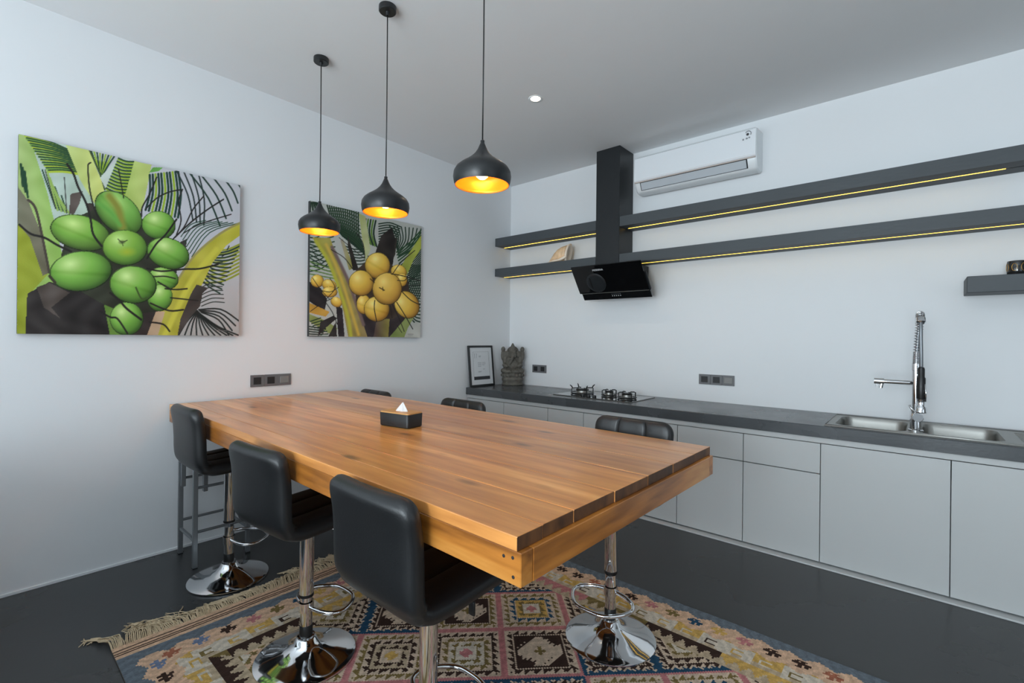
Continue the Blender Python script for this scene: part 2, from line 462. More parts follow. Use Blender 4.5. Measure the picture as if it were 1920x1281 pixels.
rim = MB().tube([(0.004, 0.004, zt), (LX - 0.004, 0.004, zt), (LX - 0.004, LY - 0.004, zt), (0.004, LY - 0.004, zt)], 0.004, 6, closed=True)
rim.build('rim', STEEL, sink, True)

# ---------------------------------------------------------------- spring faucet (on the web between the bowls)
f = thing('spring_faucet', 'tall chrome spring faucet with side spout between the sink bowls', 'faucet', (3.682, -0.535, WZ1 + 0.0065))
MB().lathe([(0.036, 0), (0.036, 0.006), (0.030, 0.01), (0.029, 0.06), (0.028, 0.115), (0.021, 0.125)], 24).build('base_body', CHROME, f, True, angle=40)
hd = MB().lathe([(0.0, 0.0), (0.023, 0.0), (0.026, 0.004), (0.026, 0.026), (0.024, 0.03), (0.0, 0.03)], 20)
hd.xform(Matrix.Translation((0.010, -0.026, 0.085)) @ Matrix.Rotation(PI / 2, 4, 'X'))
hd.build('mixer_knob', CHROME, f, True, angle=40)
MB().tube([(0.0, -0.045, 0.098), (-0.018, -0.047, 0.13), (-0.03, -0.048, 0.155)], [0.006, 0.005, 0.006], 8).build('lever', CHROME, f, True)
MB().lathe([(0.0200, 0.12), (0.0200, 0.36), (0.0225, 0.362), (0.0225, 0.40), (0.017, 0.404)], 20).build('column', CHROME, f, True, angle=40)
sp = MB().tube([(0, 0, 0.285), (-0.04, -0.006, 0.285), (-0.10, -0.014, 0.286), (-0.165, -0.02, 0.287)], 0.0130, 12)
so = sp.build('side_spout', CHROME, f, True, angle=50)
MB().tube([(-0.150, -0.02, 0.287), (-0.198, -0.024, 0.288)], 0.0185, 14).build('spout_head', CHROME, so, True, angle=50)
MB().tube([(-0.160, -0.02, 0.276), (-0.165, -0.021, 0.246)], 0.011, 10).build('outlet', CHROME, so, True, angle=50)
MB().tube([(-0.186, -0.024, 0.276), (-0.186, -0.024, 0.25)], 0.0035, 8).build('diverter_pin', CHROME, so, True, angle=50)
arc = [(0, 0, 0.40), (0.002, 0, 0.47), (0.006, -0.002, 0.55), (0.010, -0.006, 0.61), (0.012, -0.03, 0.668), (0.014, -0.07, 0.692),
       (0.016, -0.105, 0.675), (0.018, -0.125, 0.625), (0.019, -0.13, 0.55), (0.021, -0.13, 0.46), (0.022, -0.125, 0.385)]
ap = smooth_path(arc, 8)
MB().tube(ap, 0.0088, 8).build('hose', GREYMET, f, True)
# coil
L = [0.0]
for a, b2 in zip(ap, ap[1:]): L.append(L[-1] + (b2 - a).length)
def along(s):
    k = max(0, min(len(L) - 2, int(np.searchsorted(L, s)) - 1))
    t = (s - L[k]) / max(1e-9, L[k + 1] - L[k]); p = ap[k].lerp(ap[k + 1], t)
    return p, (ap[k + 1] - ap[k]).normalized()
coil = []; smax = L[-1] * 0.56; pitchv = 0.0; s = 0.0; ang = 0.0
while s < smax:
    p, t = along(s); side = Vector((1, 0, 0)); side = (side - t * side.dot(t)).normalized(); o2 = t.cross(side)
    coil.append(p + (side * math.cos(ang) + o2 * math.sin(ang)) * 0.0185)
    ang += 2 * PI / 10; s += (0.0066 if s < 0.07 else (0.0165 if s < 0.24 else 0.0105)) / 10
MB().tube(coil, 0.0029, 6).build('spring', CHROME, f, True)
p1, t1 = along(L[-1] * 0.585)
MB().tube([p1 - t1 * 0.02, p1 - t1 * 0.012, p1 + t1 * 0.012, p1 + t1 * 0.018], [0.018, 0.023, 0.023, 0.017], 14).build('spring_collar', CHROME, f, True, angle=40)
MB().lathe([(0.013, 0.385), (0.016, 0.375), (0.016, 0.33), (0.020, 0.322), (0.020, 0.21), (0.017, 0.20), (0.017, 0.165), (0.025, 0.155), (0.026, 0.13), (0.022, 0.125)], 18, (0.022, -0.125, 0)).build('spray_head', BLACKPL, f, True, angle=40)
MB().lathe([(0.0215, 0.205), (0.0185, 0.20), (0.0185, 0.165), (0.0265, 0.155), (0.0275, 0.128), (0.0235, 0.123)], 18, (0.022, -0.125, 0), caps=False).build('spray_collar', CHROME, f, True, angle=40)
MB().tube([(0.038, -0.135, 0.29), (0.043, -0.14, 0.24), (0.041, -0.138, 0.19)], 0.004, 6).build('spray_lever', CHROME, f, True)
MB().tube([(0, 0, 0.335), (0.012, -0.06, 0.335), (0.02, -0.108, 0.335)], 0.006, 8).build('docking_arm', CHROME, f, True)

# ---------------------------------------------------------------- gas hob
hob = thing('gas_hob', 'black glass gas hob with three burners set on the dark worktop', 'hob', (1.065, -0.588, WZ1 + 0.0005))
MB().rbox(0, 0.805, 0, 0.475, 0, 0.007, 0.002, 1).build('glass_plate', BGLASS, hob)
MB().rbox(-0.002, 0.807, -0.002, 0.477, 0, 0.003, 0.001, 1).build('trim_edge', STEEL, hob)
def burner(cx, cy, R, tall):
    b = MB().lathe([(R, 0.007), (R * 1.02, 0.012), (R * 0.9, 0.02), (R * 0.75, 0.024), (R * 0.72, 0.04), (R * 0.55, 0.045), (0, 0.047)], 28, (cx, cy, 0)).build('burner', STEEL, hob, True, angle=40)
    MB().lathe([(R * 0.74, 0.042), (R * 0.76, 0.050), (R * 0.66, 0.056), (0, 0.058)], 28, (cx, cy, 0)).build('burner_cap', BLACKPL, b, True, angle=40)
    ring = MB().tube([(cx + R * 1.32 * math.cos(a), cy + R * 1.32 * math.sin(a), 0.018) for a in np.linspace(0, 2 * PI, 28, endpoint=False)], 0.005, 6, closed=True)
    for k in range(4):
        a = PI / 4 + k * PI / 2 + 0.15; ca, sa = math.cos(a), math.sin(a)
        ring.tube([(cx + R * 1.32 * ca, cy + R * 1.32 * sa, 0.007), (cx + R * 1.34 * ca, cy + R * 1.34 * sa, 0.058), (cx + R * 1.1 * ca, cy + R * 1.1 * sa, 0.064), (cx + R * 0.55 * ca, cy + R * 0.55 * sa, 0.064)], 0.0055, 6)
        if tall:
            ring.tube([(cx + R * 1.2 * ca, cy + R * 1.2 * sa, 0.06), (cx + R * 1.35 * ca, cy + R * 1.35 * sa, 0.082), (cx + R * 1.55 * ca, cy + R * 1.55 * sa, 0.094)], [0.006, 0.006, 0.004], 6)
    ring.build('pan_support', BLACKMET, b, True, angle=40)
burner(0.185, 0.225, 0.082, True)
burner(0.46, 0.25, 0.052, False)
burner(0.665, 0.20, 0.062, False)
for k in range(3):
    MB().lathe([(0.018, 0.007), (0.019, 0.012), (0.016, 0.026), (0, 0.028)], 18, (0.30 + k * 0.06, 0.05, 0)).build('knob', BLACKPL, hob, True, angle=40)

# ---------------------------------------------------------------- cooker hood
CX0, CX1, CYF = 1.328, 1.577, -0.2785
hood = thing('cooker_hood', 'tall black chimney cooker hood with a tilted glass front', 'cooker hood', (1.4525, -0.002, 1.8))
MB().rbox(CX0 - 1.4525, CX1 - 1.4525, CYF + 0.002, 0, 0.30, ZC - 1.8 - 0.001, 0.003, 1).build('chimney', HOODM, hood)
# local x 0 = 1.4525; tilted body (y, z)
body = [(-0.405, 0.318), (-0.40, 0.30), (-0.19, 0.025), (-0.10, 0.02), (-0.02, 0.10), (-0.02, 0.318)]
MB().prism(body, 'x', -0.20, 0.30).build('motor_box', HOODM, hood)
dirn = Vector((0, 0.222, -0.305)).normalized(); nrm = Vector((0, -0.305, -0.222)).normalized()
def on_hood(u, t, d):     # u along x from hood centre 1.51, t down the slope from the top edge, d out of the face
    p = Vector((1.51 - 1.4525 + u, -0.418, 0.322)) + dirn * t + nrm * d
    return p[:]
def slab(u0, u1, t0, t1, d0, d1, b=0.002):
    m = MB().rbox(u0, u1, t0, t1, d0, d1, b, 1)
    m.v = [on_hood(*p) for p in m.v]; return m
gp = slab(-0.366, 0.356, 0.0, 0.300, 0.006, 0.016).build('glass_panel', BGLASS, hood)
cs = slab(-0.345, 0.366, 0.303, 0.378, -0.012, 0.012).build('control_strip', BGLASS, hood)
slab(0.336, 0.37, 0.12, 0.303, -0.014, 0.002).build('side_filter_edge', HOODM, hood)
MB().add(*(lambda m: (m.v, m.f))(slab(-0.345, 0.356, 0.2985, 0.3045, 0.008, 0.0175, 0.001))).build('steel_edge', STEEL, hood)
# a reflection in the glass, built as a solid disc and slot
md = MB().lathe([(0.0, 0.022), (0.075, 0.022), (0.095, 0.020), (0.102, 0.016)], 36)
md.v = [on_hood(-0.145 + p[0], 0.188 + p[1], p[2]) for p in md.v]
ic = md.build('reflection_disc', HOODM, hood, True, angle=40)
slab(-0.205, -0.190, 0.125, 0.25, 0.0165, 0.0235, 0.001).build('reflection_bar', BLACKPL, ic)
for k in range(5):
    m = MB().lathe([(0.0045, 0.0118), (0.0045, 0.0135), (0, 0.0138)], 12)
    m.v = [on_hood(0.0 + k * 0.021 + p[0] - 0.02, 0.342 + p[1], p[2]) for p in m.v]; m.build('button', WHITEINK, cs, True)
    slab(-0.026 + k * 0.021, -0.014 + k * 0.021, 0.322, 0.325, 0.0118, 0.0128, 0.0002).build('button_mark', INKG, cs)
tm = text_mesh('MODENA', 0.026)
for v in tm.vertices: v.co = Vector(on_hood(-0.085 + v.co.x, 0.052 - v.co.y, 0.0168 + v.co.z))
tm.materials.clear(); tm.materials.append(WHITEINK)
o = bpy.data.objects.new('lettering', tm); COL.objects.link(o); o.parent = gp

# ---------------------------------------------------------------- wall shelves with led strips
def shelf(label, x0, x1, y0, z0, z1, led=None):
    s = thing('wall_shelf', label, 'shelf', (x0, -0.002, z0), 0, 'dark floating wall shelves')
    W = x1 - x0; D = -0.002 - y0; H = z1 - z0; m = MB()
    if led:
        c0, c1 = -led[2] - 0.012, -led[2] + 0.012
        # box whose underside carries a shallow groove for the light
        m.prism([(-D, 0), (c0, 0), (c0, 0.012), (c1, 0.012), (c1, 0), (0, 0), (0, H), (-D, H)], 'x', 0, W)
    else: m.rbox(0, W, -D, 0, 0, H, 0.003, 1)
    m.build('board', SHELFM, s)
    if led:
        MB().box(led[0], led[1], c0 + 0.0095, c1 - 0.0095, -0.0005, 0.0115).build('led_strip', LEDM, s)
        MB().box(max(0, led[0] - 0.01), led[0] - 0.001, c0 + 0.001, c1 - 0.001, 0.004, 0.0118).build('strip_end', SOCK, s)
    return s
shelf('short upper dark shelf between the left wall and the hood chimney', 0.003, CX0 - 0.002, -0.274, 2.480, 2.571, (0.02, 1.315, 0.135))
shelf('long upper dark shelf right of the hood under the air conditioner', CX1 + 0.002, 4.19, -0.274, 2.480, 2.571, (0.02, 2.50, 0.135))
shelf('short lower dark shelf holding the seashell left of the hood', 0.003, CX0 - 0.002, -0.274, 2.1346, 2.2213, (0.02, 1.315, 0.135))
shelf('long lower dark shelf starting right of the hood chimney', CX1 + 0.002, 4.75, -0.274, 2.1346, 2.2213, (0.02, 3.1, 0.135))
shelf('small dark shelf at the right edge holding the cup', 3.908, 4.75, -0.274, 1.727, 1.827)

# ---------------------------------------------------------------- air conditioner
ac = thing('air_conditioner', 'white split air conditioner high on the wall right of the hood', 'air conditioner', (1.685, -0.002, 2.80))
AL = 1.03
prof = [(0, 0.0), (-0.05, -0.016), (-0.10, -0.017), (-0.133, -0.008), (-0.152, 0.006), (-0.190, 0.076), (-0.190, 0.30), (-0.175, 0.318), (-0.02, 0.328), (0, 0.328)]
rings = []
for x, k in ((0, 0.94), (0.012, 1.0), (AL - 0.012, 1.0), (AL, 0.94)):
    cy, cz = -0.08, 0.17
    rings.append([(x, cy + (p[0] - cy) * k if p[0] < -0.001 else 0, cz + (p[1] - cz) * k) for p in prof])
MB().loft(rings).build('body', WHITEPL, ac, True, angle=30)
fp = [(-0.19, 0.082), (-0.2, 0.088), (-0.206, 0.10), (-0.202, 0.20), (-0.196, 0.298), (-0.188, 0.304)]
MB().prism(fp, 'x', 0.002, AL - 0.002).build('front_panel', GLOSSW, ac, True, angle=25)
MB().rbox(0.004, AL - 0.004, -0.2015, -0.186, 0.072, 0.082, 0.002, 1).build('trim_band', TAUPE, ac)
Mv = Matrix.Rotation(-1.073, 4, 'X')
fl = MB().rbox(0.06, AL - 0.075, -0.033, 0.033, -0.003, 0.003, 0.0015, 1)
fl.xform(Matrix.Translation((0, -0.171 - 0.0052, 0.041 - 0.0028)) @ Mv).build('air_vane', VANEM, ac)
sl = MB().rbox(0.052, AL - 0.067, -0.0355, 0.0375, -0.0015, 0.0015, 0.0005, 1)
sl.xform(Matrix.Translation((0, -0.171 - 0.0014, 0.041 - 0.0008)) @ Mv).build('vane_slot', GAPM, ac)
# round emblem and small marks at the upper right of the panel
em = MB()
for a0, a1, R, r in ((-0.6, 2.6, 0.021, 0.0032),):
    em.tube([(0.972 + R * math.cos(a), -0.2005, 0.268 + R * math.sin(a)) for a in np.linspace(a0, a1, 14)], r, 6)
em.build('emblem_arc', INKG, ac, True)
MB().lathe([(0.011, 0), (0.011, 0.002), (0.005, 0.002), (0.005, 0)], 18).xform(Matrix.Translation((0.968, -0.199, 0.264)) @ Matrix.Rotation(PI / 2, 4, 'X')).build('emblem_dot', SOCK, ac)
for k, (a, b2) in enumerate(((0.93, 0.942), (0.955, 0.969), (0.974, 0.986))):
    MB().rbox(a, b2, -0.2035, -0.199, 0.222 + 0.004 * k, 0.235 + 0.003 * k, 0.001, 1).build('emblem_mark', INKG, ac)

# ---------------------------------------------------------------- recessed downlight
d = thing('downlight', 'small glowing recessed downlight in the ceiling', 'downlight', (1.493, -1.456, ZC - 0.0005))
MB().lathe([(0.036, -0.001), (0.050, -0.004), (0.053, -0.002), (0.053, 0.0)], 32, caps=False).build('ring', WHITEPL, d, True)
MB().lathe([(0, -0.0018), (0.037, -0.0012)], 32, caps=False).build('lens', DOWNM, d, True)
sl_ = bpy.data.lights.new('downlight_beam', 'SPOT'); sl_.energy = 26; sl_.color = (1.0, 0.80, 0.58); sl_.spot_size = 2.2; sl_.spot_blend = 0.9; sl_.shadow_soft_size = 0.03
so_l = bpy.data.objects.new('downlight_beam', sl_); COL.objects.link(so_l); so_l.parent = d; so_l.location = (0, 0, -0.006)

# ---------------------------------------------------------------- pendant lamps
PY, RIMZ = -2.766, 2.103
def pendant():
    p = thing('pendant_lamp', 'x', 'pendant lamp', (0.74, PY, ZC), 0, 'black onion pendants over the table')
    rz = RIMZ - ZC
    MB().lathe([(0.0, -0.0), (0.046, -0.0), (0.047, -0.003), (0.047, -0.027), (0.043, -0.031), (0.012, -0.031), (0.008, -0.05), (0.0, -0.05)], 28).build('ceiling_canopy', BLACKMET, p, True, angle=40)
    MB().tube([(0.0, 0, -0.045), (0.001, 0.001, -0.5), (0.0, 0, rz + 0.2)], 0.0032, 6).build('cord', BLACKPL, p, True)
    outer = [(0.121, 0), (0.126, 0.014), (0.1295, 0.036), (0.127, 0.058), (0.116, 0.077), (0.097, 0.093), (0.074, 0.108), (0.052, 0.124), (0.034, 0.142), (0.022, 0.16), (0.014, 0.178), (0.011, 0.186)]
    inner = [(r - 0.003, z + 0.0005) for r, z in outer[:9]]
    MB().lathe([(r, z + rz) for r, z in outer] + [(0.009, rz + 0.188), (0.009, rz + 0.2), (0.004, rz + 0.203)], 48).build('shade', BLACKMET, p, True, angle=45)
    o = p.children[-1]
    me = o.data; bm = bmesh.new(); bm.from_mesh(me)      # open the rim
    for fc in [fc for fc in bm.faces if len(fc.verts) > 10 and fc.calc_center_median().z < rz + 0.01]: bm.faces.remove(fc)
    bm.to_mesh(me); bm.free()
    MB().lathe([(0.121, rz)] + [(r, z + rz) for r, z in inner] + [(0.0, rz + 0.15)], 48, caps=False).build('inner_lining', COPPER, p, True)
    MB().lathe([(0.016, rz + 0.14), (0.016, rz + 0.105), (0.0, rz + 0.105)], 16).build('lamp_holder', BLACKPL, p, True, angle=40)
    MB().lathe([(0.012, rz + 0.104), (0.02, rz + 0.085), (0.0285, rz + 0.06), (0.026, rz + 0.04), (0.015, rz + 0.03), (0.0, rz + 0.027)], 20, caps=False).build('bulb', BULBM, p, True)
    return p
pd = pendant()
pd['label'] = 'black onion pendant with gold inside, farthest, left end of the row'
copy_tree(pd, (1.48, PY, ZC), 0.3, 'black onion pendant with gold inside, middle of the row')
copy_tree(pd, (2.22, PY, ZC), 0.8, 'largest nearest black onion pendant, its ceiling mount out of frame')

# ---------------------------------------------------------------- sockets
def socket(name, label, loc, rz, mods):
    # local: x along the wall, y out of the wall (negative), z up; modules: list of (x0, x1, kind)
    s = thing(name, label, 'socket', loc, rz, 'grey wall sockets')
    for (p0, p1, ms) in mods:
        pl = MB().rbox(p0, p1, -0.009, -0.001, 0, 0.088, 0.002, 2).build('plate', SOCK, s)
        for (a, b2, k) in ms:
            if k == 's':
                ins = MB().rbox(a, b2, -0.0105, -0.008, 0.018, 0.07, 0.001, 1).build('socket_insert', SOCKD, pl)
                mx = (a + b2) / 2
                for dx in (-0.0095, 0.0095):
                    MB().lathe([(0.0028, 0), (0.0028, 0.0015), (0, 0.0015)], 10).xform(Matrix.Translation((mx + dx, -0.0104, 0.044)) @ Matrix.Rotation(PI / 2, 4, 'X')).build('pin_hole', BLACKPL, pl)
            else:
                MB().rbox(a, b2, -0.0125, -0.008, 0.018, 0.07, 0.002, 1).build('rocker', SWITCHM, pl)
    return s
socket('wall_socket', 'grey triple socket plate above the table on the left wall', (0.0, -2.909, 1.043), PI / 2,
       [(0, 0.094, [(0.02, 0.074, 's')]), (0.098, 0.296, [(0.118, 0.172, 's'), (0.212, 0.278, 'r')])])
socket('wall_socket', 'small grey double socket on the wall beside the statue', (0.356, 0.0, 1.037), 0,
       [(0, 0.096, [(0.02, 0.074, 's')]), (0.099, 0.196, [(0.119, 0.173, 's')])])
socket('wall_socket', 'grey triple socket plate on the kitchen wall between hob and sink', (2.227, 0.0, 1.037), 0,
       [(0, 0.098, [(0.02, 0.076, 's')]), (0.1, 0.196, [(0.12, 0.176, 's')]), (0.198, 0.294, [(0.212, 0.28, 'r')])])

# ---------------------------------------------------------------- rug
RX0, RX1, RY0, RY1, RT = 0.985, 4.25, -3.845, -1.745, 0.007
rug = thing('kilim_rug', 'patterned flat-woven kilim rug with cream fringe under the table', 'rug', (RX0, RY0, 0.0005))
LR, WR = RX1 - RX0, RY1 - RY0
CELL = 0.0082
nx, ny = int(LR / CELL), int(WR / CELL)
gx = (np.arange(nx) + 0.5) * LR / nx; gy = (np.arange(ny) + 0.5) * WR / ny
S, T = np.meshgrid(gx, gy, indexing='ij')
PAL = {k: np.array(v, float) for k, v in dict(
    blue=(102, 110, 118), cream=(198, 176, 154), peach=(206, 170, 142), brown=(58, 42, 36), navy=(40, 72, 96), rose=(182, 118, 118),
    olive=(120, 102, 62), must=(196, 158, 88), slate=(110, 122, 148), sand=(180, 160, 134), pale=(200, 188, 172), rust=(158, 98, 76)).items()}
img = np.zeros((nx, ny, 3)); img[:] = PAL['cream']
def put(m, k): img[m] = PAL[k]
def tri(x): return np.abs((x % 1.0) - 0.5) * 2
def saw(x): return x % 1.0
# --- field of nested toothed diamonds
B = 0.36
FS, FT = S - 0.02, T - WR / 2
per = 0.47
P_ = (FS + FT) / per; Q_ = (FS - FT) / per
ci, cj = np.floor(P_).astype(int), np.floor(Q_).astype(int)
a = P_ - ci - 0.5; b = Q_ - cj - 0.5
dd = np.maximum(np.abs(a), np.abs(b)); sgn = np.where(np.abs(a) > np.abs(b), b * np.sign(a), -a * np.sign(b))
hs = (ci * 7 + cj * 13) % 12
edge_kind = ((ci // 2 + cj) % 3)
ek = np.array(['rose', 'navy', 'rose'])
tooth = saw(sgn * 8.0)
for k, nm in enumerate(('rose', 'navy', 'rose')):
    lim = (0.455 if nm == 'rose' else 0.462) - (0.0 if nm == 'rose' else 0.05 * saw(sgn * 8.0 + 0.5))
    put((dd > lim) & (edge_kind == k), nm)
for k, nm in enumerate(('brown', 'brown', 'olive')):
    put((dd > 0.352) & (dd < 0.355 + 0.085 * tooth) & (edge_kind == k), nm)
for k, nm in enumerate(('olive', 'brown', 'navy', 'olive')):
    put((dd > 0.245) & (dd < 0.250 + 0.085 * saw(sgn * 7 + 0.3)) & (hs % 4 == k), nm)
for k, nm in enumerate(('pale', 'sand', 'must', 'peach')): put((dd <= 0.235) & (hs % 4 == k), nm)
for k, nm in enumerate(('brown', 'olive', 'olive')):
    put((dd > 0.135) & (dd < 0.145 + 0.07 * saw(sgn * 6 + 0.6)) & (hs % 3 == k), nm)
for k, nm in enumerate(('cream', 'pale', 'must')): put((dd <= 0.132) & (hs % 3 == k), nm)
star = ((np.abs(a) < 0.085) & (np.abs(b) < 0.03)) | ((np.abs(b) < 0.085) & (np.abs(a) < 0.03)) | (dd < 0.05)
for k, nm in enumerate(('rose', 'olive', 'rose', 'must', 'rose', 'slate')): put((dd < 0.11) & star & (hs % 6 == k), nm)
# some cells carry a dark centre with a stepped pale star
darkc = (hs == 3) | (hs == 8) | (hs == 11) | (hs == 6)
put(darkc & (dd < 0.335), 'brown')
stp = np.round(np.abs(a) * 18) / 18 + np.round(np.abs(b) * 18) / 18
put(darkc & (stp < 0.31 + 0.09 * saw((a + b) * 11)) & (dd < 0.30), 'cream')
put(darkc & (stp < 0.10), 'olive')
# --- long-side borders (and end borders)
dl = np.minimum(T, WR - T)                       # distance from the long sides
de = np.minimum(S, LR - S)                       # distance from the fringed ends
def border(dist, run, mask, ph):
    m = mask & (dist < B)
    img[m] = PAL['must']
    put(m & (dist > 0.235), 'sand')
    w2 = saw(run / 0.115 + ph)
    stripe = np.floor(run / 0.115 + ph).astype(int)
    # ragged pale and mustard steps with little hooks
    lev = 0.235 + 0.05 * np.round(tri(run / 0.115 + ph) * 4) / 4
    put(m & (dist > 0.17) & (dist < lev) & (stripe % 3 != 1), 'pale')
    hook = (np.abs(dist - 0.225) < 0.022) & (np.abs(w2 - 0.45) < 0.22) & ~((np.abs(dist - 0.228) < 0.011) & (w2 > 0.34))
    for k, nm in enumerate(('must', 'pale', 'olive', 'must', 'pale', 'brown')): put(m & hook & (stripe % 6 == k), nm)
    tt = (dist > 0.27) & (dist < 0.295 + 0.05 * tri(run / 0.058))
    for k, nm in enumerate(('olive', 'brown', 'must', 'rose')): put(m & tt & ((stripe // 3) % 4 == k), nm)
    z = 0.052 + 0.030 * (1 - tri(run / 0.115 + ph))
    put(m & (dist > z) & (dist < 0.165 + 0.02 * np.round(tri(run / 0.115 + ph + 0.5) * 3) / 3), 'peach')
    put(m & (dist <= z), 'blue')
    u = (w2 - 0.5) * 0.115; v2 = dist - 0.118
    uq, vq = u + 0.35 * v2, v2
    cross = ((np.abs(uq) < 0.036) & (np.abs(vq) < 0.0085)) | ((np.abs(uq) < 0.010) & (np.abs(vq) < 0.031)) | ((np.abs(np.abs(uq) - 0.024) < 0.008) & (np.abs(vq - 0.016 * np.sign(uq)) < 0.009))
    for k, nm in enumerate(('brown', 'rust', 'slate', 'brown', 'rose', 'olive', 'navy', 'must', 'rose', 'brown')): put(m & cross & (stripe % 10 == k), nm)
border(dl, S, np.ones_like(S, bool), 0.2)
border(de - 0.105, T, (de - 0.105 < dl) & (de > 0.105), 0.0)
# plain blue band and cream heading with brown lines at the fringed ends
m = (de < 0.165) & (dl > 0.0); put(m & (de > 0.105), 'blue')
put(de <= 0.105, 'peach')
put((de > 0.035) & (de < 0.044), 'brown'); put((de > 0.060) & (de < 0.069), 'brown'); put((de > 0.075) & (de < 0.083), 'brown')
img *= (1 + 0.05 * np.sin(S * 900 + 3 * np.sin(T * 40)))[..., None] * rng.uniform(0.93, 1.05, (nx, ny, 1))
img = np.clip(img, 0, 255) / 255.0
img = np.where(img <= 0.04045, img / 12.92, ((img + 0.055) / 1.055) ** 2.4)
vx = np.linspace(0, LR, nx + 1); vy = np.linspace(0, WR, ny + 1)
VX, VY = np.meshgrid(vx, vy, indexing='ij')
edgef = np.minimum(np.minimum(VX, LR - VX), np.minimum(VY, WR - VY))
VZ = RT + 0.0012 * np.sin(VX * 11 + 2 * np.sin(VY * 5)) * np.cos(VY * 9)
VYw = VY
top = np.stack([VX, VYw, VZ], -1).reshape(-1, 3)
idx = np.arange((nx + 1) * (ny + 1)).reshape(nx + 1, ny + 1)
quads = np.stack([idx[:-1, :-1], idx[1:, :-1], idx[1:, 1:], idx[:-1, 1:]], -1).reshape(-1, 4)
loop = list(idx[:, 0]) + list(idx[-1, 1:]) + list(idx[-2::-1, -1]) + list(idx[0, -2:0:-1])
nb = len(top); bot = top[loop].copy(); bot[:, 2] = 0.0
verts = np.concatenate([top, bot])
side = [(loop[(k + 1) % len(loop)], loop[k], nb + k, nb + (k + 1) % len(loop)) for k in range(len(loop))]
def grid_mesh(name, verts, quads, cols, material, parent, smooth=False):
    me = bpy.data.meshes.new(name)
    quads = np.asarray(quads, dtype=np.int32)
    me.vertices.add(len(verts)); me.vertices.foreach_set('co', np.asarray(verts, np.float32).ravel())
    me.loops.add(quads.size); me.loops.foreach_set('vertex_index', quads.ravel())
    me.polygons.add(len(quads)); me.polygons.foreach_set('loop_start', np.arange(len(quads), dtype=np.int32) * 4)
    me.update(calc_edges=True)
    if cols.shape[0] == len(quads):
        at_ = me.color_attributes.new('Col', 'FLOAT_COLOR', 'CORNER')
        c4 = np.ones((len(quads), 4, 4), np.float32); c4[:, :, :3] = cols[:, None, :]
    else:
        at_ = me.color_attributes.new('Col', 'FLOAT_COLOR', 'POINT')
        c4 = np.ones((len(verts), 4), np.float32); c4[:, :3] = cols
    at_.data.foreach_set('color', c4.ravel())
    me.materials.append(material)
    me.polygons.foreach_set('use_smooth', np.full(len(quads), smooth))
    o = bpy.data.objects.new(name, me); COL.objects.link(o); o.parent = parent
    return o
sidecol = np.tile(np.array(lin((120, 112, 104))), (len(side), 1))
grid_mesh('woven_field', verts, np.concatenate([quads, np.array(side)]), np.concatenate([img.reshape(-1, 3), sidecol]), RUGM, rug)
# fringe: strands tangled along both ends, more than anyone would count
for endx, dirx in ((0.0, -1), (LR, 1)):
    fr = MB()
    NF = 560
    for k in range(NF):
        y = WR * (k + rng.uniform(0.1, 0.9)) / NF
        cl = math.sin(y * 19 + 0.7 * math.sin(y * 5)) * 0.6 + math.sin(y * 8.3 + 1) * 0.4
        Lf = 0.135 + 0.025 * cl + rng.uniform(-0.03, 0.03); dy = 0.075 * cl - 0.03 + rng.uniform(-0.035, 0.035)
        if dirx < 0 and -3.53 < RY0 + y < -2.98: Lf = min(Lf, 0.10 + rng.uniform(-0.02, 0.0)); dy *= 0.8
        if dirx < 0 and y < 0.05: Lf, dy = 0.19 - y * 0.8, -0.05 - 0.02 * rng.uniform()
        h = rng.uniform(0.008, 0.034) * (1.2 if cl > 0.2 else 0.8); wv = rng.uniform(-0.016, 0.016); tail = rng.uniform(-0.25, 0.12) * Lf
        pts = [(endx - dirx * 0.004, y, 0.004), (endx + dirx * Lf * 0.22, y + dy * 0.08, h), (endx + dirx * Lf * 0.48, y + dy * 0.4 + wv, h * rng.uniform(0.5, 1.0)),
               (endx + dirx * Lf * 0.74, y + dy * 0.8 - wv, 0.010), (endx + dirx * Lf * 0.92, y + dy * 1.15 + wv * 0.6, 0.006), (endx + dirx * (Lf + tail), y + dy * 1.45 + rng.uniform(-.02, .02), 0.0035)]
        fr.tube(smooth_path(pts, 2), rng.uniform(0.0019, 0.0027), 4)
    tag(fr.build('fringe', FRINGE, rug, True, fixn=False), kind='stuff')

# ---------------------------------------------------------------- table
TZ = 0.969
tb = thing('dining_table', 'large amber wooden plank table standing against the left wall', 'table', (0.013, -3.407, 0.0), -0.0142)
TLn, TWd = 2.998, 1.262
ys = [0.0, 0.098, 0.232, 0.447, 0.668, 0.872, 1.078, TWd]
for k in range(len(ys) - 1):
    e0 = rng.uniform(-0.0015, 0.0015)
    MB().rbox(0.0, TLn + e0, ys[k] + 0.0009, ys[k + 1] - 0.0009, TZ - 0.035, TZ - rng.uniform(0, 0.0008), 0.0022, 2).build('plank', TABLEW, tb)
    pl_ = tb.children[-1].data; pl_.materials.append(ENDW)
    for fc in pl_.polygons:
        if abs(fc.normal.x) > 0.9: fc.material_index = 1
az0, az1 = 0.854, TZ - 0.0355
MB().rbox(0.0, TLn + 0.0125, 0.0015, 0.045, az0, az1, 0.002, 1).build('apron_board', APRONW, tb)
MB().rbox(0.0, TLn + 0.0125, TWd - 0.045, TWd - 0.0015, az0, az1, 0.002, 1).build('apron_board', APRONW, tb)
o = MB().rbox(-TWd / 2 + 0.0455, TWd / 2 - 0.0455, -0.0225, 0.0225, az0, az1, 0.002, 1).build('apron_board', APRONW, tb)
o.location = (TLn - 0.009, TWd / 2, 0); o.rotation_euler = (0, 0, PI / 2); 
o = MB().rbox(-TWd / 2 + 0.05, TWd / 2 - 0.05, -0.0225, 0.0225, az0, az1, 0.002, 1).build('apron_board', APRONW, tb)
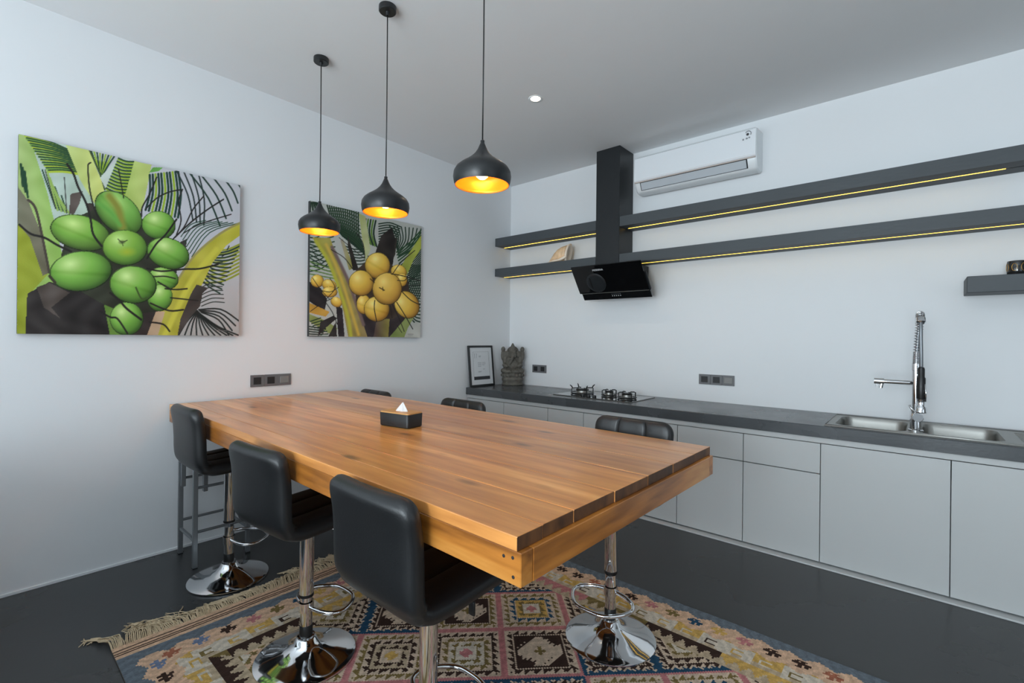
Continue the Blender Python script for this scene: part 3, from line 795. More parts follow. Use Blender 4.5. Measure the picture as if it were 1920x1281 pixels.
o.location = (0.024, TWd / 2, 0); o.rotation_euler = (0, 0, PI / 2)
MB().rbox(0.05, TLn - 0.06, 0.05, TWd - 0.05, TZ - 0.06, TZ - 0.0358, 0.002, 1).build('underside_board', APRONW, tb)
for x, z in ((TLn - 0.040, 0.913), (TLn - 0.012, 0.917), (TLn - 0.010, 0.873)):
    MB().lathe([(0.0042, 0), (0.0042, 0.0012), (0, 0.0016)], 10).xform(Matrix.Translation((x, 0.0017, z)) @ Matrix.Rotation(PI / 2, 4, 'X')).build('nail_head', SOCKD, tb)
for lx in (1.61,):
    MB().rbox(lx - 0.05, lx + 0.05, 0.65, 0.75, 0.0095, TZ - 0.061, 0.004, 1).build('leg', BLACKMET, tb)

# ---------------------------------------------------------------- tissue box
tx = thing('tissue_box', 'black tissue box with bamboo lid and a white tissue on the table', 'tissue box', (1.703, -2.812, TZ + 0.0005), math.radians(9))
rings = []
for z, g in ((0.0, -0.006), (0.004, -0.002), (0.066, 0.0), (0.068, -0.001)):
    rings.append([(x, y, z) for x, y in rrect(-0.102 - g, 0.102 + g, -0.056 - g, 0.056 + g, 0.014, 5)])
MB().loft(rings).build('box_body', BLACKPL, tx, True, angle=40)
ld = MB()
pr = rrect(-0.0995, 0.0995, -0.0535, 0.0535, 0.013, 5)
ov = []
for p in pr:
    a_ = math.atan2(p[1] * 2, p[0]); ov.append((0.046 * math.cos(a_), 0.011 * math.sin(a_)))
ld.loft([[(x, y, 0.068) for x, y in pr], [(x, y, 0.0745) for x, y in pr], [(x, y, 0.0745) for x, y in ov], [(x, y, 0.066) for x, y in ov]], cap=False)
ld.build('bamboo_lid', BAMBOO, tx)
# pulled-up tissue: pleated cone
tv = []; nseg = 40; levels = [(0.0, 1.0), (0.010, 0.95), (0.024, 0.68), (0.038, 0.40), (0.048, 0.20), (0.054, 0.06)]
for z, k in levels:
    ring = []
    for i in range(nseg):
        a_ = 2 * PI * i / nseg
        r_ = 1 + 0.16 * math.sin(5 * a_ + 1.2 + z * 18) + 0.07 * math.sin(9 * a_ + z * 60)
        ring.append((0.038 * k * r_ * math.cos(a_) + 0.012 * (z / 0.054), 0.010 * (0.5 + 0.9 * k) * k ** 0.3 * r_ * math.sin(a_), 0.066 + z + 0.004 * math.sin(3 * a_) * k))
    tv.append(ring)
MB().loft(tv).build('tissue', TISSUE, tx, True)

# ---------------------------------------------------------------- swivel bar stools
def make_stool(name='bar_stool'):
    # faces +y; local z = 0 at the seat centre line height 0.66; pole below is built for that height
    st = thing(name, 'x', 'stool', (0, 0, 0), 0, 'black padded swivel stools')
    path = [(0.205, 0.0), (0.19, 0.004), (0.12, 0.006), (0.03, 0.002), (-0.06, -0.004), (-0.135, -0.004), (-0.180, 0.008), (-0.205, 0.036), (-0.212, 0.08), (-0.214, 0.15), (-0.219, 0.225), (-0.230, 0.290), (-0.236, 0.320), (-0.238, 0.332)]
    P = [Vector((0, y, z)) for y, z in path]
    P = smooth_path(P, 4)
    Ls = [0.0]
    for q0, q1 in zip(P, P[1:]): Ls.append(Ls[-1] + (q1 - q0).length)
    Tt = Ls[-1]
    xs = [-1, -0.96, -0.88, -0.75, -0.55, -0.42, -0.385, -0.35, -0.315, -0.28, -0.15, 0, 0.15, 0.28, 0.315, 0.35, 0.385, 0.42, 0.55, 0.75, 0.88, 0.96, 1]
    rings = []
    for k, p in enumerate(P):
        t = (P[min(k + 1, len(P) - 1)] - P[max(k - 1, 0)]).normalized()
        n_ = Vector((0, -t.z, t.y)).normalized()     # left of travel
        if n_.dot(Vector((0, 0.25, 0.35)) - p) < 0: n_ = -n_  # towards the sitter
        s_ = Ls[k]; e = min(s_, Tt - s_)
        hw = 0.212
        rc = 0.06
        if e < rc: hw -= rc - math.sqrt(max(0, rc * rc - (rc - e) ** 2)) if True else 0
        th = 0.034 if s_ < Tt * 0.5 else 0.031
        re = 0.030
        if e < re: th *= math.sqrt(max(0.004, 1 - ((re - e) / re) ** 2))
        up, dn = [], []
        for x in xs:
            f_ = (1 - abs(x) ** 9) ** (1 / 2.4) if abs(x) < 1 else 0.0
            gr = 0.007 * (math.exp(-((x - 0.35) / 0.03) ** 2) + math.exp(-((x + 0.35) / 0.03) ** 2)) * min(1, e / 0.012)
            curve = 0.010 * x * x if s_ > Tt * 0.55 else 0.0
            up.append((x * hw, p.y + n_.y * (th * f_ - gr + curve), p.z + n_.z * (th * f_ - gr + curve)))
            dn.append((x * hw, p.y + n_.y * (-th * f_ + curve), p.z + n_.z * (-th * f_ + curve)))
        rings.append(up + dn[-2:0:-1])
    sp_ = min(range(len(P)), key=lambda k: abs(Ls[k] - Tt * 0.50))
    Z = 0.66
    sh = Matrix.Translation((0, 0, Z))
    MB().loft(rings[:sp_ + 1]).xform(sh).build('seat', LEATHER, st, True, angle=70)
    MB().loft(rings[sp_:]).xform(sh).build('backrest', LEATHER, st, True, angle=70)
    MB().rbox(-0.07, 0.07, -0.05, 0.09, Z - 0.048, Z - 0.036, 0.005, 1).build('seat_plate', BLACKPL, st)
    MB().lathe([(0.0285, 0.30), (0.030, 0.305), (0.030, Z - 0.06), (0.034, Z - 0.05)], 28).build('gas_sleeve', CHROME, st, True, angle=40)
    MB().lathe([(0.0255, 0.085), (0.0255, 0.302)], 28).build('pole', CHROME, st, True, angle=40)
    MB().lathe([(0.0305, 0.292), (0.0312, 0.298), (0.0305, 0.304)], 28, caps=False).build('sleeve_ring', BLACKPL, st, True)
    MB().lathe([(0.0275, 0.098), (0.0275, 0.142), (0.026, 0.144)], 28, caps=False).build('pole_collar', BLACKPL, st, True)
    prof = [(0.0, 0.0), (0.206, 0.0), (0.21, 0.004), (0.209, 0.0085), (0.20, 0.0125), (0.17, 0.02), (0.13, 0.030), (0.095, 0.041), (0.068, 0.054), (0.05, 0.070), (0.042, 0.086), (0.036, 0.090), (0.036, 0.098), (0.0285, 0.100)]
    MB().lathe(prof, 64).build('base', CHROME, st, True, angle=40)
    fp_ = smooth_path([(-0.026, 0.0, 0.225), (-0.085, 0.012, 0.222), (-0.130, 0.040, 0.218), (-0.146, 0.085, 0.215), (-0.122, 0.14, 0.212), (-0.07, 0.19, 0.21), (0, 0.20, 0.21),
                       (0.07, 0.19, 0.21), (0.122, 0.14, 0.212), (0.146, 0.085, 0.215), (0.130, 0.040, 0.218), (0.085, 0.012, 0.222), (0.026, 0.0, 0.225)], 5)
    MB().tube(fp_, 0.0085, 10).build('footrest', CHROME, st, True, angle=60)
    MB().lathe([(0.0315, 0.205), (0.0315, 0.245)], 24, caps=False).build('footrest_clamp', CHROME, st, True)
    lv = MB().tube([(0.0, 0.05, Z - 0.055), (0.07, 0.06, Z - 0.062), (0.12, 0.07, Z - 0.078)], 0.0045, 8).build('lever', CHROME, st, True)
    MB().rbox(-0.012, 0.014, -0.004, 0.005, -0.035, 0.012, 0.004, 2).xform(Matrix.Translation((0.125, 0.071, Z - 0.088))).build('paddle', BLACKPL, lv, True, angle=40)
    return st
st = make_stool()
def pose_stool(root, z_top):
    # raise or lower everything carried by the gas lift so the back reaches z_top; base, pole and footrest stay
    dz = z_top - (0.66 + 0.332)
    for ch in root.children:
        if ch.name.split('.')[0] in ('seat', 'backrest', 'seat_plate', 'lever', 'gas_sleeve', 'sleeve_ring'): ch.location.z = dz
    return root
RZ0 = RT + 0.0022
spots = [((2.505, -3.283, RZ0), 0.0, 0.992, 'black padded swivel stool nearest the camera, seat under the table corner'),
         ((1.672, -3.285, RZ0), math.radians(5), 0.978, 'black padded swivel stool in the middle of the near side'),
         ((0.655, -3.258, 0.001), math.radians(1), 1.028, 'black padded swivel stool nearest the left wall, base on bare floor'),
         ((2.605, -2.262, RZ0), PI + math.radians(1), 1.018, 'black padded swivel stool on the far side, chrome base fully visible on the rug'),
         ((1.36, -2.275, RZ0), PI, 0.999, 'far-side stool whose backrest top shows beyond the table, before the worktop end'),
         ((0.315, -2.275, 0.001), PI, 0.980, 'far-side stool by the left wall, only a sliver of backrest showing')]
base_root = st
for k, (loc, rz, zt_, lab) in enumerate(spots):
    if k == 0: r = base_root; r.location = loc; r.rotation_euler = (0, 0, rz); r['label'] = lab
    else: r = copy_tree(base_root, loc, rz, lab)
    pose_stool(r, zt_ - loc[2])

# ---------------------------------------------------------------- square-tube stool tucked against the left wall
fs = thing('metal_frame_stool', 'grey square-tube metal stool frame tucked behind the leftmost swivel stool', 'stool', (0.245, -3.21, 0.0))
q = 0.0125; hx, hy = 0.148, 0.150
for sx in (-1, 1):
    for sy in (-1, 1):
        lg = MB().rbox(sx * hx - q, sx * hx + q, sy * hy - q, sy * hy + q, 0.004, 0.60, 0.0015, 1).build('leg', GREYMET, fs)
        MB().rbox(sx * hx - q - 0.001, sx * hx + q + 0.001, sy * hy - q - 0.001, sy * hy + q + 0.001, 0.0, 0.008, 0.001, 1).build('foot_cap', BLACKPL, lg)
for z in (0.22, 0.49):
    for sx in (-1, 1):
        MB().tube([(sx * hx, -hy + q, z), (sx * hx, hy - q, z)], 0.0085, 10).build('stretcher', GREYMET, fs, True, angle=50)
for sy in (-1, 1):
    MB().rbox(-hx + q, hx - q, sy * hy - 0.008, sy * hy + 0.008, 0.160, 0.178, 0.002, 1).build('stretcher', GREYMET, fs)
for (x, y) in ((-0.118, -0.145), (0.02, -0.06)):
    MB().rbox(x - 0.015, x + 0.015, y - 0.012, y + 0.012, 0.445 if x < 0 else 0.425, 0.60, 0.002, 1).build('hanging_post', GREYMET, fs)
MB().rbox(-0.165, 0.165, -0.165, 0.165, 0.60, 0.64, 0.012, 3).build('seat_pad', LEATHER, fs, True, angle=50)

# ---------------------------------------------------------------- unseen sofa just left of the frame, added to shade the foot of the left wall
SOFA = mat('charcoal_fabric', (70, 72, 74), 0.9, vary=0.1, vscale=30, bump=0.2, bscale=200)
sf = thing('sofa', 'unseen low charcoal sofa added beyond the left edge with its back to the table', 'sofa', (1.2, -5.1, 0.0))
MB().rbox(-1.05, 1.05, -0.45, 0.30, 0.08, 0.40, 0.03, 3).build('seat_base', SOFA, sf, True, angle=50)
MB().rbox(-1.10, 1.10, 0.28, 0.46, 0.06, 0.82, 0.05, 3).build('backrest', SOFA, sf, True, angle=50)
for sx in (-1, 1):
    MB().rbox(sx * 1.0 - 0.10, sx * 1.0 + 0.10, -0.46, 0.30, 0.06, 0.60, 0.04, 3).build('armrest', SOFA, sf, True, angle=50)
    MB().rbox(sx * 0.46 - 0.44, sx * 0.46 + 0.44, -0.44, 0.26, 0.395, 0.50, 0.04, 3).build('seat_cushion', SOFA, sf, True, angle=50)
    for sy in (-0.40, 0.40):
        MB().rbox(sx * 0.98 - 0.02, sx * 0.98 + 0.02, sy - 0.02, sy + 0.02, 0.0, 0.085, 0.003, 1).build('foot', BLACKPL, sf)

# ---------------------------------------------------------------- painted canvases
def homography(src, dst):
    A = []; bb = []
    for (x, y), (u, v) in zip(src, dst):
        A += [[x, y, 1, 0, 0, 0, -u * x, -u * y], [0, 0, 0, x, y, 1, -v * x, -v * y]]; bb += [u, v]
    h = np.linalg.solve(np.array(A, float), np.array(bb, float))
    return np.append(h, 1).reshape(3, 3)

class Paint:
    """brushwork evaluated on a fine grid; design coordinates are the painting's own sketch units"""
    def __init__(s, N, corners):
        u = np.linspace(0, 1, N); s.U, s.V = np.meshgrid(u, u, indexing='ij')
        H = homography([(0, 1), (1, 1), (1, 0), (0, 0)], corners)
        w_ = H[2, 0] * s.U + H[2, 1] * s.V + H[2, 2]
        s.X = (H[0, 0] * s.U + H[0, 1] * s.V + H[0, 2]) / w_
        s.Y = (H[1, 0] * s.U + H[1, 1] * s.V + H[1, 2]) / w_
        s.img = np.zeros((N, N, 3)); s.N = N
        s.n1 = np.sin(s.X * 0.031 + 2 * np.sin(s.Y * 0.019)) * np.cos(s.Y * 0.027 + 1.3 * np.sin(s.X * 0.013))
        s.n2 = np.sin(s.X * 0.09 + 3 * np.sin(s.Y * 0.05 + 1)) * np.cos(s.Y * 0.11 + 2 * np.sin(s.X * 0.04))
    def blend(s, a, c):
        a = np.clip(a, 0, 1)[..., None]; s.img = s.img * (1 - a) + np.asarray(c, float) * a
    def pmask(s, pts):
        x, y = s.X, s.Y; m = np.zeros(x.shape, bool); n = len(pts)
        for i in range(n):
            x0, y0 = pts[i]; x1, y1 = pts[(i + 1) % n]
            if y0 == y1: continue
            c = ((y0 > y) != (y1 > y)) & (x < (x1 - x0) * (y - y0) / (y1 - y0) + x0); m ^= c
        return m
    def sdist(s, pts):
        best = np.full(s.X.shape, 1e9)
        for (x0, y0), (x1, y1) in zip(pts, pts[1:]):
            dx, dy = x1 - x0, y1 - y0; t = np.clip(((s.X - x0) * dx + (s.Y - y0) * dy) / (dx * dx + dy * dy + 1e-9), 0, 1)
            best = np.minimum(best, (s.X - x0 - t * dx) ** 2 + (s.Y - y0 - t * dy) ** 2)
        return np.sqrt(best)
    def poly(s, pts, c, c2=None, axis=0, var=10):
        m = s.pmask(pts); P = np.array(pts, float)
        col = np.zeros(s.img.shape) + np.asarray(c, float)
        if c2 is not None:
            k = s.X if axis == 0 else s.Y; lo, hi = P[:, axis].min(), P[:, axis].max()
            t = np.clip((k - lo) / (hi - lo), 0, 1)[..., None]; col = col * (1 - t) + np.asarray(c2, float) * t
        col = col + var * s.n1[..., None]
        s.img[m] = col[m]
    def stroke(s, pts, w_, c, aa=2.5):
        if len(pts) > 2: pts = [(q[0], q[1]) for q in smooth_path([(x, y, 0) for x, y in pts], 4)]
        s.blend((w_ / 2 - s.sdist(pts)) / aa + 0.5, c)
    def hatch(s, p0, p1, q0, q1, n, w_, c, bow=0.0, cs=None):
        for k in range(n):
            t = k / max(1, n - 1)
            a_ = (p0[0] + (p1[0] - p0[0]) * t, p0[1] + (p1[1] - p0[1]) * t); b_ = (q0[0] + (q1[0] - q0[0]) * t, q0[1] + (q1[1] - q0[1]) * t)
            mx, my = (a_[0] + b_[0]) / 2, (a_[1] + b_[1]) / 2; dx, dy = b_[0] - a_[0], b_[1] - a_[1]
            mid = (mx - dy * bow, my + dx * bow)
            s.stroke([a_, mid, b_], w_, cs[k % len(cs)] if cs else c)
    def nut(s, cx, cy, rx, ry, ang, light, mid, dark, seam=True):
        ca, sa = math.cos(math.radians(ang)), math.sin(math.radians(ang))
        dx, dy = s.X - cx, s.Y - cy; p = (dx * ca + dy * sa) / rx; q_ = (-dx * sa + dy * ca) / ry
        r = np.sqrt(p * p + q_ * q_); m = r < 1
        hl = np.sqrt((p + 0.3) ** 2 + (q_ + 0.4) ** 2)
        t = np.clip(hl / 1.35, 0, 1)[..., None]
        L_, M_, D_ = (np.asarray(k, float) for k in (light, mid, dark))
        col = np.where(t < 0.5, L_ + (M_ - L_) * t * 2, M_ + (D_ - M_) * (t - 0.5) * 2) + 3 * s.n1[..., None]
        if seam: col = col - 18 * np.exp(-((q_ - 0.25 * p - 0.1) / 0.10) ** 2)[..., None] * (r < 0.95)[..., None] * 0.7
        col = col + 22 * np.exp(-((p + 0.35) ** 2 + (q_ + 0.45) ** 2) / 0.10)[..., None]
        col = col * (1 - 0.42 * np.clip((r - 0.62) / 0.38, 0, 1) ** 2 * np.clip(0.55 + 0.6 * q_ + 0.3 * p, 0, 1))[..., None]
        col = np.where((r > 0.955)[..., None], col * 0.55, col)
        s.img[m] = col[m]

def canvas(name, label, y0, y1, z0, z1, paint, th, edgecol):
    t = thing(name, label, 'painting', (0.003, y0, z0))
    W, H = y1 - y0, z1 - z0
    MB().box(0, th - 0.0006, 0, W, 0, H).build('canvas_frame', edgecol, t)
    N = paint.N
    col = np.clip(paint.img, 0, 255) / 255.0
    col = np.where(col <= 0.04045, col / 12.92, ((col + 0.055) / 1.055) ** 2.4)
    vv = np.stack([np.full_like(paint.U, th), paint.U * W, paint.V * H], -1).reshape(-1, 3)
    idx = np.arange(N * N).reshape(N, N)
    qd = np.stack([idx[:-1, :-1], idx[1:, :-1], idx[1:, 1:], idx[:-1, 1:]], -1).reshape(-1, 4)
    grid_mesh('painted_face', vv, qd, col.reshape(-1, 3), PAINTM, t, True)
    return t

DG, LG = (30, 66, 44), (150, 178, 48)
# --- green coconuts
p = Paint(350, [(95, 95), (1310, 365), (1305, 1193), (95, 1183)])
p.img[:] = (196, 196, 202)
p.blend(np.clip((p.Y - 700) / 500, 0, 1), (176, 172, 168))
p.poly([(95, 90), (470, 130), (640, 420), (520, 520), (300, 560), (95, 420)], (186, 200, 196), (178, 198, 176))
p.poly([(95, 90), (150, 95), (250, 400), (340, 760), (300, 900), (180, 950), (95, 1000)], (168, 190, 118), (150, 190, 92))
p.hatch((130, 105), (262, 300), (372, 185), (418, 310), 13, 13, LG, -0.04, cs=[(176, 196, 60), (120, 160, 70)])
p.hatch((128, 100), (255, 292), (368, 178), (420, 300), 14, 7, DG, -0.04)
p.hatch((225, 290), (330, 430), (300, 500), (360, 520), 4, 8, DG)
p.hatch((250, 290), (300, 420), (310, 510), (372, 525), 4, 10, (150, 180, 90))
p.hatch((108, 260), (130, 300), (120, 380), (148, 440), 3, 12, DG)
p.poly([(350, 150), (475, 172), (568, 395), (510, 470), (430, 340), (372, 200)], (192, 208, 128), (206, 212, 120))
p.poly([(380, 420), (445, 405), (430, 470), (400, 530), (372, 530)], (96, 84, 78))
p.poly([(470, 470), (500, 470), (545, 570), (500, 560)], (60, 52, 46))
p.hatch((490, 182), (620, 208), (540, 308), (556, 312), 9, 9, DG, 0.02, cs=[DG, LG])
p.stroke([(482, 180), (540, 310), (566, 395)], 9, (60, 76, 44))
p.poly([(540, 330), (640, 212), (730, 240), (690, 420), (575, 400)], (196, 206, 196))
p.hatch((640, 228), (576, 392), (724, 246), (682, 420), 11, 12, LG, 0.08)
p.hatch((640, 222), (574, 386), (724, 240), (682, 412), 11, 8, DG, 0.08)
p.poly([(726, 238), (822, 256), (770, 520), (690, 450), (676, 430), (705, 320)], (176, 198, 104), (196, 208, 124))
p.poly([(806, 300), (830, 270), (885, 270), (860, 292)], (110, 170, 80))
p.hatch((812, 312), (968, 292), (790, 505), (968, 545), 11, 12, DG, -0.06, cs=[(28, 60, 50), (28, 60, 50), LG])
p.hatch((960, 290), (1080, 305), (1050, 560), (1110, 585), 4, 8, (34, 48, 46), -0.06)
p.hatch((1035, 305), (1295, 352), (1200, 590), (1330, 420), 5, 9, (32, 58, 48), -0.06)
p.poly([(960, 690), (1020, 660), (1010, 720), (950, 700)], (56, 48, 46))
p.hatch((1302, 574), (1120, 560), (1045, 760), (985, 650), 7, 5, DG, 0.16)
p.hatch((1308, 690), (1308, 850), (1150, 720), (1090, 900), 9, 10, (150, 156, 50), -0.1)
p.hatch((1308, 700), (1200, 960), (1180, 740), (1085, 870), 12, 8, (34, 58, 44), -0.06)
p.hatch((1250, 700), (1160, 920), (1240, 720), (1100, 900), 6, 6, (40, 44, 40))
p.poly([(95, 590), (190, 640), (260, 860), (170, 960), (150, 1190), (95, 1190)], (150, 158, 44), (160, 172, 60))
p.poly([(95, 385), (150, 460), (212, 610), (268, 850), (232, 868), (160, 660), (95, 585)], (128, 126, 104), (110, 104, 84))
p.stroke([(150, 455), (190, 500), (225, 640), (268, 850)], 14, (74, 64, 56))
p.hatch((1075, 1055), (1095, 1075), (975, 1190), (1305, 1190), 11, 8, (30, 34, 32), 0.05)
p.hatch((1085, 1050), (1100, 1065), (1305, 1110), (1250, 1190), 4, 8, (30, 34, 32), -0.15)
p.hatch((1095, 930), (1100, 1030), (1210, 900), (1225, 1010), 6, 5, (40, 44, 36), -0.1)
p.poly([(1310, 570), (1200, 630), (1060, 750), (960, 900), (880, 1030), (785, 1195), (970, 1195), (1060, 1000), (1160, 790), (1232, 700), (1310, 640)], (172, 166, 62), (196, 188, 66))
p.stroke([(1310, 572), (1200, 632), (1062, 750), (965, 895)], 12, (160, 150, 90))
p.stroke([(1180, 720), (1050, 880), (960, 1060), (900, 1190)], 30, (206, 200, 74), 14)
p.poly([(785, 1195), (840, 1060), (900, 1060), (860, 1195)], (190, 160, 130))
p.poly([(1072, 912), (1136, 930), (1105, 960), (1092, 1030), (1040, 1090), (968, 1195), (985, 1100), (1040, 965)], (78, 68, 64), (60, 54, 50))
p.poly([(150, 965), (270, 900), (420, 950), (560, 930), (600, 1010), (620, 1195), (140, 1195)], (50, 44, 42), (38, 34, 33), var=12)
p.poly([(200, 930), (270, 905), (380, 960), (280, 1040), (330, 1100), (240, 1040)], (82, 72, 66), var=14)
p.poly([(760, 1040), (850, 1060), (800, 1195), (690, 1195)], (58, 48, 46))
p.poly([(560, 990), (660, 1000), (720, 1060), (700, 1190), (600, 1190)], (96, 130, 52), (120, 160, 70))
p.poly([(380, 560), (520, 500), (800, 560), (980, 700), (960, 860), (860, 1060), (700, 1080), (560, 1020), (400, 930), (330, 760)], (52, 56, 40), (44, 44, 36))
G = ((192, 218, 134), (128, 184, 76), (78, 122, 44))
p.nut(642, 522, 150, 98, 40, (160, 200, 104), (120, 176, 78), (82, 120, 46))
p.stroke([(590, 430), (640, 500), (665, 600)], 40, (138, 140, 56), 26); p.stroke([(530, 470), (600, 520), (650, 590)], 22, (104, 166, 72), 18)
p.nut(862, 588, 94, 78, 8, *G)
p.nut(890, 880, 84, 62, 10, *G)
p.nut(872, 985, 68, 76, 25, *G, seam=False)
p.nut(690, 1100, 92, 92, 0, *G, seam=False)
p.nut(435, 632, 168, 95, 14, (184, 212, 120), (126, 178, 70), (84, 116, 46))
p.nut(440, 842, 172, 110, -6, *G)
p.nut(915, 742, 120, 84, 18, *G)
p.nut(678, 712, 124, 98, 4, (180, 212, 118), (136, 184, 72), (86, 130, 46), seam=False)
p.blend(0.8 - np.sqrt(((p.X - 690) / 75) ** 2 + ((p.Y - 735) / 40) ** 2), (178, 186, 50))
p.blend(0.9 - np.sqrt(((p.X - 662) / 26) ** 2 + ((p.Y - 682) / 16) ** 2), (58, 66, 36)); p.stroke([(640, 665), (662, 682), (690, 672)], 5, (60, 70, 38)); p.stroke([(662, 682), (668, 702)], 4, (60, 74, 38))
p.nut(724, 914, 130, 103, 6, *G)
p.stroke([(740, 930), (770, 990), (800, 985)], 9, (64, 84, 36)); p.stroke([(270, 870), (300, 905)], 16, (60, 56, 40))
INKC = (34, 30, 28)
for pts, w_ in (([(360, 258), (395, 310), (420, 380), (465, 470), (490, 560), (505, 640), (552, 705)], 12), ([(488, 248), (474, 262), (476, 320), (485, 400), (510, 500), (548, 580)], 8), ([(103, 590), (165, 640), (240, 660), (310, 700), (385, 735)], 12),
                ([(768, 540), (772, 490), (810, 420), (850, 325)], 8), ([(790, 500), (850, 440), (920, 405), (985, 392)], 7), ([(800, 770), (850, 690), (900, 640), (960, 555)], 10), ([(800, 825), (880, 840), (1000, 828), (1090, 825), (1190, 800)], 9), ([(940, 665), (1000, 600), (1050, 500), (1110, 425)], 7),
                ([(950, 655), (1040, 570), (1130, 500), (1218, 443)], 8), ([(960, 640), (985, 560), (970, 460), (992, 390)], 7), ([(1000, 630), (1090, 580), (1260, 525)], 6), ([(835, 870), (900, 868), (955, 880)], 7), ([(900, 935), (960, 940), (1020, 935)], 8), ([(820, 1015), (920, 1055), (1000, 1050)], 9),
                ([(600, 960), (650, 1000), (690, 1045), (770, 1105)], 12), ([(545, 1060), (600, 1092), (640, 1100), (695, 1180)], 10), ([(815, 1118), (890, 1130), (925, 1168)], 9), ([(930, 985), (1000, 992), (1080, 1000)], 7), ([(860, 898), (930, 940)], 8), ([(240, 290), (300, 500)], 5), ([(640, 280), (670, 440)], 6), ([(345, 330), (360, 525)], 5)):
    p.stroke(pts, w_, INKC)
p.stroke([(1180, 1162), (1240, 1166)], 3, (120, 116, 116))
canvas('coconut_painting', 'larger unframed painting of green coconuts with palm fronds, left of the pendants', -4.1028, -3.0016, 1.419, 2.495, p, 0.034, CANVAS)

# --- yellow coconuts
p = Paint(300, [(175, 75), (1063, 240), (1063, 1160), (172, 1160)])
p.img[:] = (186, 188, 182)
p.blend(np.clip((p.X - 700) / 500, 0, 0.5), (174, 176, 168))
GK = (26, 50, 34)
p.hatch((180, 90), (240, 85), (178, 200), (330, 200), 6, 14, GK, 0.05)
p.hatch((176, 260), (176, 560), (330, 190), (400, 640), 12, 10, (46, 72, 48), 0.1)
p.hatch((176, 330), (176, 640), (230, 330), (330, 560), 9, 9, GK, 0.1)
p.hatch((176, 560), (176, 660), (420, 640), (420, 700), 4, 9, (96, 130, 60))
p.hatch((305, 105), (550, 150), (430, 350), (620, 500), 15, 11, GK, 0.08)
p.hatch((310, 130), (420, 330), (545, 160), (600, 480), 11, 8, (40, 66, 40), -0.08)
p.hatch((430, 420), (560, 600), (620, 440), (640, 560), 7, 10, GK, 0.1)
p.hatch((610, 200), (690, 210), (640, 400), (700, 420), 5, 13, GK, 0.1, cs=[GK, (96, 130, 50)])
p.hatch((715, 235), (720, 440), (890, 250), (860, 420), 11, 10, GK, -0.12)
p.hatch((800, 245), (1060, 260), (860, 420), (880, 500), 9, 9, GK, -0.15)
p.hatch((860, 460), (900, 620), (1060, 270), (1060, 420), 8, 11, (40, 76, 44), 0.05)
p.hatch((905, 560), (935, 720), (1062, 430), (1062, 600), 11, 8, GK, 0.06)
p.hatch((960, 560), (1062, 560), (925, 800), (1040, 850), 9, 9, GK, -0.12)
p.hatch((900, 660), (930, 790), (1062, 640), (1062, 860), 11, 8, GK, 0.1)
p.hatch((1000, 880), (1000, 1020), (1062, 880), (1062, 1060), 7, 11, GK, 0.1)
p.poly([(555, 158), (608, 178), (632, 330), (650, 450), (610, 540), (588, 400)], (176, 184, 116), (190, 192, 150))
p.poly([(410, 380), (430, 370), (520, 600), (480, 620)], (170, 160, 150), (150, 146, 60))
p.poly([(1063, 310), (1063, 420), (1000, 520), (945, 650), (900, 570), (965, 460)], (150, 160, 70), (176, 184, 76))
p.poly([(820, 258), (852, 360), (832, 560), (808, 592), (686, 480), (735, 330)], (54, 46, 42), (36, 32, 30))
p.poly([(850, 350), (866, 340), (850, 480), (832, 520)], (52, 46, 40))
p.poly([(470, 340), (500, 440), (540, 560), (560, 620), (512, 620), (470, 430)], (46, 40, 36))
p.poly([(172, 720), (260, 770), (310, 860), (290, 960), (172, 880)], (44, 38, 40))
p.poly([(380, 900), (430, 930), (450, 1160), (400, 1160)], (50, 42, 46))
p.poly([(540, 900), (900, 880), (1010, 1000), (840, 1160), (600, 1160)], (48, 40, 44), (56, 46, 46))
p.poly([(172, 890), (330, 960), (300, 1000), (172, 970)], (196, 150, 62))
p.poly([(172, 980), (300, 1030), (390, 1090), (380, 1160), (300, 1120), (172, 1040)], (140, 150, 86))
p.hatch((180, 1040), (260, 1160), (260, 1010), (330, 1160), 8, 8, GK)
p.hatch((172, 1080), (172, 1160), (300, 1100), (260, 1160), 5, 10, (40, 50, 40))
p.poly([(260, 1040), (360, 990), (390, 1010), (300, 1090), (240, 1160)], (46, 40, 40))
p.poly([(320, 1160), (380, 1040), (390, 1160)], (52, 46, 44))
p.poly([(700, 1040), (780, 1000), (810, 1000), (800, 1160), (680, 1160)], (84, 66, 66), (150, 140, 70))
p.poly([(940, 1000), (1010, 990), (960, 1080), (930, 1160), (808, 1160)], (118, 134, 70), (150, 160, 96))
p.poly([(1063, 1040), (1063, 1160), (940, 1160), (990, 1060), (1020, 1030)], (188, 188, 180))
p.poly([(190, 368), (330, 366), (385, 520), (470, 680), (540, 880), (632, 1160), (478, 1160), (440, 960), (380, 720), (290, 520)], (176, 168, 70), (150, 130, 84))
p.stroke([(345, 440), (420, 590), (480, 720), (530, 860), (600, 1060)], 26, (118, 98, 96), 14)
p.stroke([(220, 400), (320, 560), (400, 760), (470, 980), (500, 1150)], 26, (186, 184, 62), 16)
p.stroke([(300, 420), (400, 640), (480, 880), (560, 1140)], 24, (206, 176, 78), 16)
p.poly([(520, 640), (640, 520), (820, 560), (960, 700), (980, 900), (840, 1010), (640, 1010), (540, 900)], (70, 54, 40), (58, 46, 40))
YL = ((246, 220, 124), (234, 194, 80), (190, 138, 52))
for a_ in ((232, 715, 52, 52, 0), (325, 745, 58, 46, 20), (330, 800, 60, 44, 0), (382, 880, 48, 40, 35)): p.nut(*a_, *YL, seam=False)
p.nut(880, 620, 66, 58, 20, *YL); p.nut(905, 690, 45, 60, 10, *YL, seam=False)
p.nut(950, 890, 100, 118, -30, *YL, seam=False)
p.nut(600, 895, 58, 80, 0, *YL); p.nut(705, 930, 104, 104, 0, *YL)
